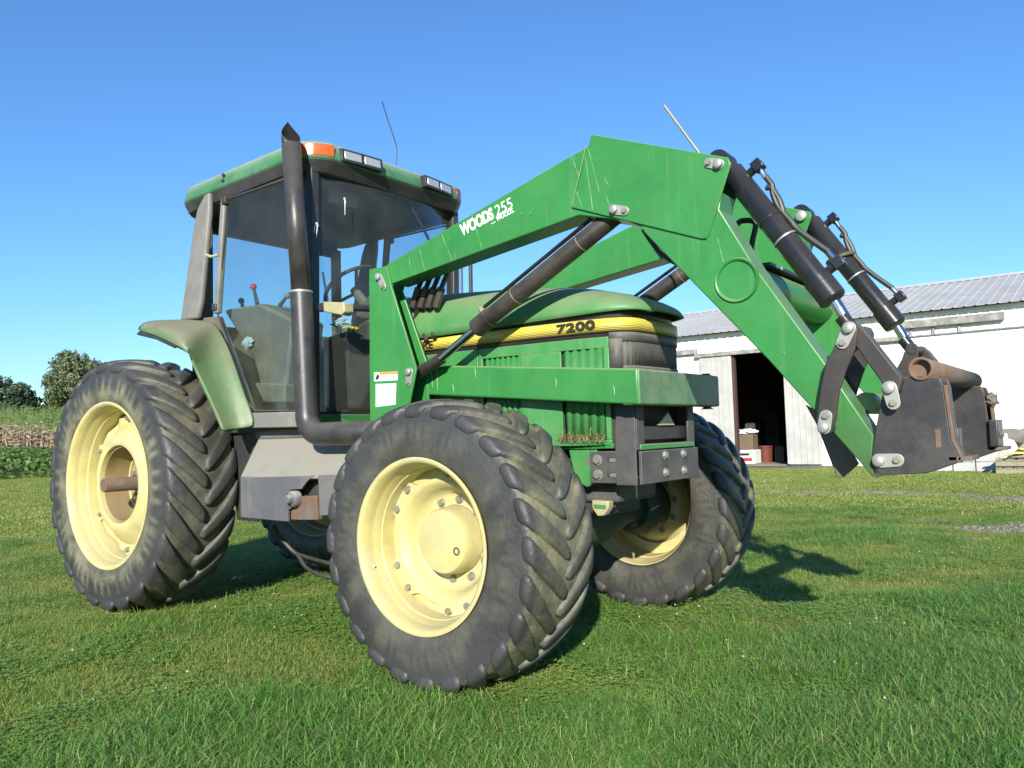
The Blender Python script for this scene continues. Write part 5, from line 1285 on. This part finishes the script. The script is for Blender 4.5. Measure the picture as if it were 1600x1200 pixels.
o = quads_obj('soybean_field', np.stack([x, y, z], -1), U, W, rng.random(n) * .9, SOY, ''); o['kind'] = 'stuff'; o['label'] = 'leafy green soybean rows at the lawn edge'
def corn(name, n, d0, d1, hgt, mt, nl, label):
    x, y, d = sample(n, d0, d1, 140, 164); H = hgt * rng.uniform(.6, 1.2, n) ** 1.0 * (1 + .25 * np.sin(x * 1.7) * np.sin(x * .61 + 1)); z = terrain(x, y); C_, U_, W_, T_ = [], [], [], []
    for j in range(nl):
        f = (j + .8) / (nl + .3); a = rng.uniform(0, 6.283, n); L_ = rng.uniform(.28, .5, n); dr = rng.uniform(-.5, .6, n)
        u = np.stack([np.cos(a) * L_, np.sin(a) * L_, dr * L_], -1) * .5; C_.append(np.stack([x, y, z + H * f], -1) + u); U_.append(u); w_ = np.cross(u, rdir(n)); W_.append(w_ / np.linalg.norm(w_, axis=1, keepdims=True) * .05); T_.append(rng.random(n) * .92)
    u = np.stack([np.zeros(n), np.zeros(n), H * .5], -1) + rng.normal(size=(n, 3)) * .05; C_.append(np.stack([x, y, z], -1) + u); U_.append(u); w_ = np.tile(np.array([math.cos(R_(60)), math.sin(R_(60)), 0]) * .03, (n, 1)); W_.append(w_); T_.append(rng.random(n) * .9)
    o = quads_obj(name, np.concatenate(C_), np.concatenate(U_), np.concatenate(W_), np.concatenate(T_), mt, ''); o['kind'] = 'stuff'; o['label'] = label
DRY = leaf_mat('dry_corn_leaf', (.27, .185, .12), (.46, .36, .24), None, .2, patch=1.5)
GC = leaf_mat('green_corn_leaf', (.075, .15, .03), (.19, .25, .07), None, .3, patch=.15)
corn('dry_corn_edge', 3000, 56, 59, 1.55, DRY, 6, 'dried tan corn stalks along the field edge')
corn('green_corn_field', 9500, 59.5, 128, 2.0, GC, 5, 'green corn field rising behind the dry stalks')

# ------------------------------------------------------------------ trees
BARK = mat('tree_bark', (.10, .08, .06), .9, bump=.4)
def tree(name, label, cat, x, y, z, H, W_, seed, c1, c2, nleaf=9000, ls=.28, trunk=.3, low=.18, group=None, lobes=11, flat=1., lean=(0, 0), root=None):
    rr = np.random.default_rng(seed); t = thing(name, label, cat, (x, y, z), group); t['label'] = label
    r2 = random.Random(seed); b = MB(); top = Vector((x, y, z + H * .62)); b.tube(curve([(x, y, z - .1), (x + W_ * .02, y, z + H * .2), (x - W_ * .02, y, z + H * .42), top], 4), [max(.03, trunk * (1 - .06 * k)) for k in range(13)], 8)
    cen, rad = [], []
    for k in range(lobes):
        a = r2.uniform(0, 6.283); f = (k + .5) / lobes; hz = low + (1 - low) * (.15 + .72 * f); rmax = W_ * .5 * math.sin(math.pi * min(.97, (.18 + .75 * f))) ** .7
        rr_ = rmax * r2.uniform(.35, .8) * (1 if k < lobes - 1 else .2); cen.append((x + rr_ * math.cos(a) + lean[0] * f, y + rr_ * math.sin(a) + lean[1] * f, z + H * hz)); rad.append(W_ * r2.uniform(.16, .26))
    for c, r_ in zip(cen, rad):
        s0 = Vector((x, y, z + H * r2.uniform(.15, .5))); mid = (s0 + Vector(c)) / 2 - Vector((0, 0, H * .03)); b.tube(curve([s0, mid, Vector(c)], 3), [trunk * .4 * (1 - .12 * k) for k in range(7)], 6)
    b.build('trunk', BARK, t, ang=60)
    cen, rad = np.array(cen), np.array(rad); which = rr.integers(0, len(cen), nleaf)
    # leaves sit in sprays on the lobes, ragged outwards
    ns = nleaf // 26; sp_l = rr.integers(0, len(cen), ns); dirs = rr.normal(size=(ns, 3)); dirs /= np.linalg.norm(dirs, axis=1, keepdims=True); dirs[:, 2] = dirs[:, 2] * .8 + .1
    sc = cen[sp_l] + dirs * rad[sp_l][:, None] * rr.uniform(.55, 1.12, (ns, 1)) * np.array([1, 1, flat])
    k = rr.integers(0, ns, nleaf); C_ = sc[k] + rr.normal(size=(nleaf, 3)) * W_ * .028
    U = rr.normal(size=(nleaf, 3)); U /= np.linalg.norm(U, axis=1, keepdims=True); U *= rr.uniform(.5, 1, (nleaf, 1)) * ls; W2 = np.cross(U, rr.normal(size=(nleaf, 3))); W2 = W2 / np.linalg.norm(W2, axis=1, keepdims=True) * ls * .5
    tone = np.clip(rr.random(nleaf) * .5 + (rr.random(ns) * .45)[k], 0, .92)
    o = quads_obj('crown', C_, U, W2, tone, leaf_mat('%s_leaf_%d' % (name, seed), c1, c2, None, .3, patch=.4), ''); o.parent = t; o.matrix_parent_inverse = Matrix.Translation((-x, -y, -z))
    return t
def px_h(u): # heading of a photo column near the horizon
    return 127.1451 - math.degrees(math.atan((u - 800) / FPX))
def tz(x, y): return float(terrain(np.array([x]), np.array([y]))[0])
D_ = (.030, .075, .020); 
for (u, dd, H, W_, seed, nm, lab, c1, c2, nl) in (  # first two trees: leaf colours paled and blued to paint in haze
    (116, 128, 11.6, 11.0, 3, 'broadleaf_tree', 'tall round green tree on the field ridge behind the rear wheel', (.09, .15, .065), (.22, .25, .12), 15000),
    (10, 124, 6.4, 8.5, 8, 'broadleaf_tree', 'lower dark spreading tree at the left edge of the ridge', (.055, .10, .055), (.13, .175, .095), 12000),
    (-48, 122, 8.5, 9, 12, 'broadleaf_tree', 'dark tree just beyond the left edge of view', (.03, .07, .025), (.07, .11, .04), 5000)):
    h = px_h(u); x, y = at_(h, dd / math.cos(R_(h - 127.1451))); tree(nm, lab, 'tree', x, y, tz(x, y) - .3, H, W_, seed, c1, c2, nl, ls=.34, low=.12, group='trees on the field ridge')
hd = []
for k in range(26):   # hedge line on the ridge
    h = px_h(-120 + k * 22); x, y = at_(h, 131 / math.cos(R_(h - 127.1451))); hd.append((x, y))
nl = 16000; k = rng.integers(0, len(hd), nl); H_ = np.array([1.9 + .9 * math.sin(i * 1.7) + .6 * math.sin(i * .6 + 1) for i in range(len(hd))]); bx_ = np.array(hd)[k]
x, y = bx_[:, 0] + rng.normal(size=nl) * 1.3, bx_[:, 1] + rng.normal(size=nl) * 1.3; z = terrain(x, y) + rng.random(nl) ** .8 * H_[k] * 1.25 + .3
U = rdir(nl) * .32; W2 = np.cross(U, rdir(nl)); W2 = W2 / np.linalg.norm(W2, axis=1, keepdims=True) * .17
o = quads_obj('hedgerow', np.stack([x, y, z], -1), U, W2, rng.random(nl) * .9, leaf_mat('hedge_leaf', (.03, .07, .025), (.08, .12, .045), None, .3), ''); o['kind'] = 'stuff'; o['label'] = 'dark hedgerow along the top of the corn'
# tree behind the machine whose tips show over the hood
for (u, vtop, dd, W_, seed, lab) in ((741, 449, 34, 1.6, 31, 'thin leafy tree tip showing between cab and mirror arm'), (762, 454, 34.5, 1.4, 44, 'small leafy tree tip just right of the mirror arm')):
    h = px_h(u); dist = dd / math.cos(R_(h - 127.1451)); x, y = at_(h, dist); d_ = FW + (u - 800) / FPX * RT - (vtop - 600) / FPX * UP; ztop = CAM.z + d_.z * dd / (d_.dot(Vector((math.cos(HD), math.sin(HD), 0))))
    tree('walnut_tree', lab, 'tree', x, y, tz(x, y), ztop - tz(x, y) - .1, W_, seed, (.03, .085, .02), (.09, .15, .04), 1500, ls=.13, trunk=.06, low=.5, lobes=8, flat=.7)

# ------------------------------------------------------------------ barn: long white ribbed shed with a grey roof
YB = 17.9
BX0, BX1 = -13.0, 6.2
WH_M = mat('white_steel_siding', (.80, .81, .80), .45, col2=(.74, .75, .73), mix_scale=.6, bump=.02)
GD = mat('beige_grey_door_steel', (.40, .395, .36), .5, col2=(.46, .45, .41), mix_scale=1., streak=.1)
RF = mat('weathered_grey_roof_steel', (.40, .40, .385), .85, col2=(.34, .34, .33), spec=.15, mix_scale=.8, metal=.0, streak=.0)
WD = mat('weathered_rail', (.20, .19, .17), .8, col2=(.38, .37, .33), mix_scale=5)
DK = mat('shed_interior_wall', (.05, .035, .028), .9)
barn = thing('barn', 'long white ribbed steel barn with a grey metal roof and an open sliding door', 'barn', (-3.5, YB, 0))
def ribbed(w_, h_, n, rib=.009, rw=.03):
    """sheet w x h in the x-z plane with n raised ribs, facing -y, 12 mm deep"""
    b = MB(); pts = []
    for k in range(n):
        c = w_ * (k + .5) / n
        pts += [(c - w_ / n / 2, 0), (c - rw, 0), (c - rw * .5, -rib), (c + rw * .5, -rib), (c + rw, 0)]
    pts.append((w_, 0)); out = [(x, y) for x, y in pts] + [(x, y + .01) for x, y in pts[::-1]]
    b.prismz(out, 0, h_); return b
def panels(x0, x1, z0, z1, y, nm, mt, par, w_=.915, n=4, label=None):
    k = 0; x = x0; cache = {}
    while x < x1 - .02:
        ww = min(w_, x1 - x); key = round(ww, 3)
        if key not in cache:
            o = ribbed(ww - .004, z1 - z0, max(1, round(n * ww / w_))).build(nm, mt, None, ang=20); cache[key] = o.data
        else: o = bpy.data.objects.new(nm, cache[key]); COL.objects.link(o)
        o.parent = par; o.location = (x - par.location.x, y - par.location.y + random.uniform(-.002, .002), z0 - par.location.z); x += ww
DX0, DX1, DZ = -6.62, -4.83, 3.10
def wx(u, v=640): return on(u, v, y=YB).x
DX0, DX1 = wx(1146, 620), wx(1229, 620)
EZ = 3.77
panels(BX0, DX0, 0, EZ - .03, YB, 'wall_panel', WH_M, barn)
panels(DX1, BX1, 0, EZ - .03, YB, 'wall_panel', WH_M, barn)
panels(DX0, DX1, DZ, EZ - .03, YB, 'wall_panel', WH_M, barn)
BW = 11.0; RZ = on(1600, 427, y=YB + BW / 2).z
# roof panels on the near slope, far slope, gable walls, inner box
def roof_slope(sgn):
    L_ = math.hypot(BW / 2 + .3, RZ - EZ); ang = math.atan2(RZ - EZ + .05, BW / 2 + .3); x = BX0 - .3; cache = None
    while x < BX1 + .3:
        if cache is None: o = ribbed(.911, L_, 4, .018, .035).build('roof_panel', RF, None, ang=20); cache = o.data
        else: o = bpy.data.objects.new('roof_panel', cache); COL.objects.link(o)
        o.parent = barn; o.rotation_euler = (-(math.pi / 2 - ang), 0, 0) if sgn < 0 else (-(math.pi / 2 - ang), 0, math.pi)
        yy = YB - .3 if sgn < 0 else YB + BW + .3; xx = x if sgn < 0 else x + .911
        o.location = (xx - barn.location.x, yy - YB, EZ - .04); x += .915
roof_slope(-1); roof_slope(1)
MB().prismx([(YB + BW / 2 - .25, RZ - .04), (YB + BW / 2, RZ + .07), (YB + BW / 2 + .25, RZ - .04), (YB + BW / 2, RZ + .04)], BX0 - .3, BX1 + .3).build('ridge_cap', mat('ridge_cap_steel', (.5, .52, .53), .4), barn)
MB().box((BX0, YB - .04, EZ - .16), (BX1, YB - .022, EZ - .05)).build('eave_trim', WH_M, barn)
for xx in (BX0, BX1): MB().prismx([(YB + .03, 0), (YB + BW, 0), (YB + BW, EZ), (YB + BW / 2, RZ - .06), (YB + .03, EZ)], xx - .03, xx + .03).build('gable_wall', WH_M, barn)
MB().box((BX0, YB + BW - .02, 0), (BX1, YB + BW + .02, EZ - .02)).build('rear_wall', WH_M, barn)
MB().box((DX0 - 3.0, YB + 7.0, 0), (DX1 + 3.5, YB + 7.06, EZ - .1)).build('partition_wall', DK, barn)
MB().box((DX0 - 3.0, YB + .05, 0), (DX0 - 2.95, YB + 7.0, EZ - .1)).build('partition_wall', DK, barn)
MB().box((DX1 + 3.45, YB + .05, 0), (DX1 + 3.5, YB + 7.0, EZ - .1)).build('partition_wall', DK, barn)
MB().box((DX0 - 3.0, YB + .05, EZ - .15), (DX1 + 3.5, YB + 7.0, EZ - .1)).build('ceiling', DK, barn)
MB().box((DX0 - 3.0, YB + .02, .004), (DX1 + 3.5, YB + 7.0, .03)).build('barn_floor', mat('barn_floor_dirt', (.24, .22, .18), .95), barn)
# door posts, sliding doors, tracks
MB().box((DX0 - .02, YB - .02, 0), (DX0 + .07, YB + .12, DZ)).build('door_jamb', mat('red_brown_jamb', (.07, .038, .03), .8), barn)
MB().box((DX1 - .06, YB - .02, 0), (DX1 + .02, YB + .12, DZ)).build('door_jamb', DK, barn)
dl = thing('barn', '', '') if False else None
def door(x0, x1, label):
    b = ribbed(x1 - x0, DZ - .08, int((x1 - x0) / .15), .014, .018); o = b.build('sliding_door', GD, barn, ang=20, label=label); o.location = (x0, YB - .10, .05)
    o.matrix_parent_inverse = Matrix.Translation(-barn.location); return o
door(wx(1098, 640), DX0 + .02, 'left sliding door panel'); door(DX1 - .02, wx(1286, 680), 'right sliding door panel')
MB().box((wx(1088, 547), YB - .16, DZ - .02), (wx(1420, 508), YB - .03, DZ + .09)).build('door_track', WD, barn, bevel=.004)
MB().box((wx(1058, 545), YB - .14, DZ + .10), (wx(1090, 545), YB - .03, DZ + .24)).build('door_track', WD, barn, bevel=.004)
rz = on(1500, 500, y=YB).z
MB().box((wx(1405, 500), YB - .18, rz - .10), (wx(1570, 492), YB - .05, rz + .08)).build('weathered_track', WD, barn, bevel=.006)
MB().box((wx(1360, 515), YB - .08, rz - .30), (BX1, YB - .045, rz - .275)).build('lower_rail', WD, barn)
for u in (1423, 1458, 1499): MB().box((wx(u, 505) - .03, YB - .06, rz - .30), (wx(u, 505) + .03, YB - .03, rz - .06)).build('track_bracket', WD, barn)
# things inside the doorway
def tp(o, lab, cat, group=None):
    o['label'] = lab; o['category'] = cat
    if group: o['group'] = group
    return o
q = on(1171, 716, y=YB + .8)
FZ = .03
CARD = mat('worn_cardboard', (.15, .11, .07), .85)
cxx = q.x
bx1 = thing('carton', 'printed white and red carton at the bottom of the pile inside the barn door', 'box', (cxx, YB + .8, FZ))
MB().box((cxx - .28, YB + .55, FZ), (cxx + .25, YB + 1.05, .42)).build('box_body', M['whitep'], bx1, bevel=.01)
MB().box((cxx - .20, YB + .546, .10), (cxx + .17, YB + .551, .20)).build('red_print', mat('red_print', (.45, .03, .04), .6), bx1, ang=0)
MB().box((cxx - .24, YB + .546, .26), (cxx + .10, YB + .551, .33)).build('dark_print', M['blackp'], bx1, ang=0)
tp(MB().box((cxx - .24, YB + .58, .425), (cxx + .2, YB + 1.0, .86)).build('cardboard_box', CARD, None, bevel=.02), 'plain brown cardboard box stacked on the printed carton', 'box')
tp(crumple('plastic_bag', (cxx - .02, YB + .8, .93), .23, 'whitep', None, 4, (1.1, 1, .36)), 'white plastic bag lying on top of the brown box', 'bag')
q = on(1195, 700, y=YB + 1.6)
pot = MB().lathe([(0, -.0)] , (0, 0, 0)) if False else MB()
def vlathe(prof, c, name, mt, par=None, seg=24):
    b = MB(); b.lathe(prof, (0, 0, 0), seg)
    for v in b.bm.verts: v.co = Vector((v.co.x + c[0], v.co.z + c[1], v.co.y + c[2]))
    return b.build(name, mt, par, ang=40)
tp(vlathe([(0, 0), (.20, 0), (.24, .42), (.27, .43), (.27, .47), (.23, .47), (.19, .02), (0, .02)], (q.x, q.y, FZ), 'bucket', mat('orange_red_plastic', (.13, .03, .015), .6)), 'orange-red bucket on the barn floor', 'bucket')
CRW = mat('dark_crate_wood', (.06, .045, .035), .9)
for k, (u, v, w_, h_, dy) in enumerate(((1212, 690, .35, .7, 2.6), (1222, 700, .25, .5, 1.5), (1180, 660, .5, 1.2, 4.0), (1205, 650, .6, 1.5, 4.5))):
    q = on(u, v, y=YB + dy); 
    cr = thing('crate', ['slatted dark crate behind the bucket', 'low dark crate near the right door jamb', 'tall dark crate at the back of the barn on the left', 'tallest dark crate at the back of the barn'][k], 'crate', (q.x, YB + dy, FZ))
    MB().box((q.x - w_ / 2 + .02, YB + dy - .22, FZ), (q.x + w_ / 2 - .02, YB + dy + .22, h_)).build('crate_core', DK, cr)
    for j in range(5):
        z0 = FZ + .02 + (h_ - .05) * j / 5; MB().box((q.x - w_ / 2, YB + dy - .245, z0), (q.x + w_ / 2, YB + dy - .222, z0 + (h_ - .05) / 6.2)).build('slat', CRW, cr)

# ------------------------------------------------------------------ odds and ends by the barn on the right
CONC = mat('pale_concrete_block', (.42, .42, .40), .9, col2=(.5, .49, .46), mix_scale=6, bump=.4)
qa = on(1462, 739, z=0)
yb0 = 15.4
qa = on(1455, 735, y=yb0); 
k = 0
for lay in range(2):
    for j in range(4 - 0):
        x = qa.x + j * .42 + (.2 if lay else 0) * 0
        if lay == 1 and j == 3: continue
        b = MB().box((x, yb0, .01 + lay * .205), (x + .40, yb0 + .2, .01 + lay * .205 + .195)); o = b.build('concrete_block', CONC, None, bevel=.008)
        tp(o, '%s pale concrete block in the %s row behind the loader tip' % (['first', 'second', 'third', 'fourth'][j], ['bottom', 'top'][lay]), 'block', 'concrete blocks in front of the barn')
qt = on(1545, 712, y=16.4)
tk = tp(crumple('white_tarp', (qt.x, 16.4, .42), .46, 'whitep', None, 8, (1.1, .8, .9)), 'rounded white covered bundle beside the pallets', 'tarp')
qt = on(1566, 702, y=16.9)
tp(crumple('grey_tarp', (qt.x + .2, 16.9, .42), .62, 'grey', None, 12, (1.5, .8, .62)), 'dark grey folded tarp heap against the barn wall', 'tarp')
PW = mat('old_pallet_wood', (.26, .23, .16), .85, col2=(.36, .31, .15), mix_scale=5)
qp = on(1556, 738, y=14.6); x0p = qp.x
for lay in range(2):
    pal = thing('pallet', ['lower weathered wooden pallet at the right edge', 'upper weathered wooden pallet with yellow scraps on it'][lay], 'pallet', (x0p + .6, 15.1, .14 * lay), group='stacked wooden pallets')
    z0 = .01 + .15 * lay
    for j in range(3): MB().box((x0p, 14.62 + j * .5, z0), (x0p + 1.2, 14.70 + j * .5, z0 + .10)).build('bearer', PW, pal, bevel=.004)
    for j in range(7): MB().box((x0p + j * .175, 14.6, z0 + .103), (x0p + .11 + j * .175, 15.72, z0 + .125)).build('board', PW, pal, bevel=.003)
YS = mat('yellow_green_plastic', (.50, .46, .10), .6)
for j in range(6):
    xx = x0p + .12 + j * .19; a = random.uniform(-.7, .7)
    o = MB().box((-.16, -.03, -.015), (.16, .03, .015), Matrix.Translation((xx, 14.9 + .1 * (j % 3), .35 + .05 * (j % 3))) @ Matrix.Rotation(a, 4, 'Z') @ Matrix.Rotation(.25 * (j % 3 - 1), 4, 'Y')).build('scrap_board', YS, None, bevel=.004)
    tp(o, '%s yellow scrap board from the left on the pallets' % ['first', 'second', 'third', 'fourth', 'fifth', 'sixth'][j], 'board', 'yellow scrap boards')
qw = on(1592, 715, y=15.2)
tp(MB().prism([(qw.x - .15, .30), (qw.x + .9, .30), (qw.x + .9, .95), (qw.x + .12, .62)], 15.1, 15.9).build('plank_stack', PW, None, bevel=.02), 'weathered slanted timber cover at the far right edge', 'timber')
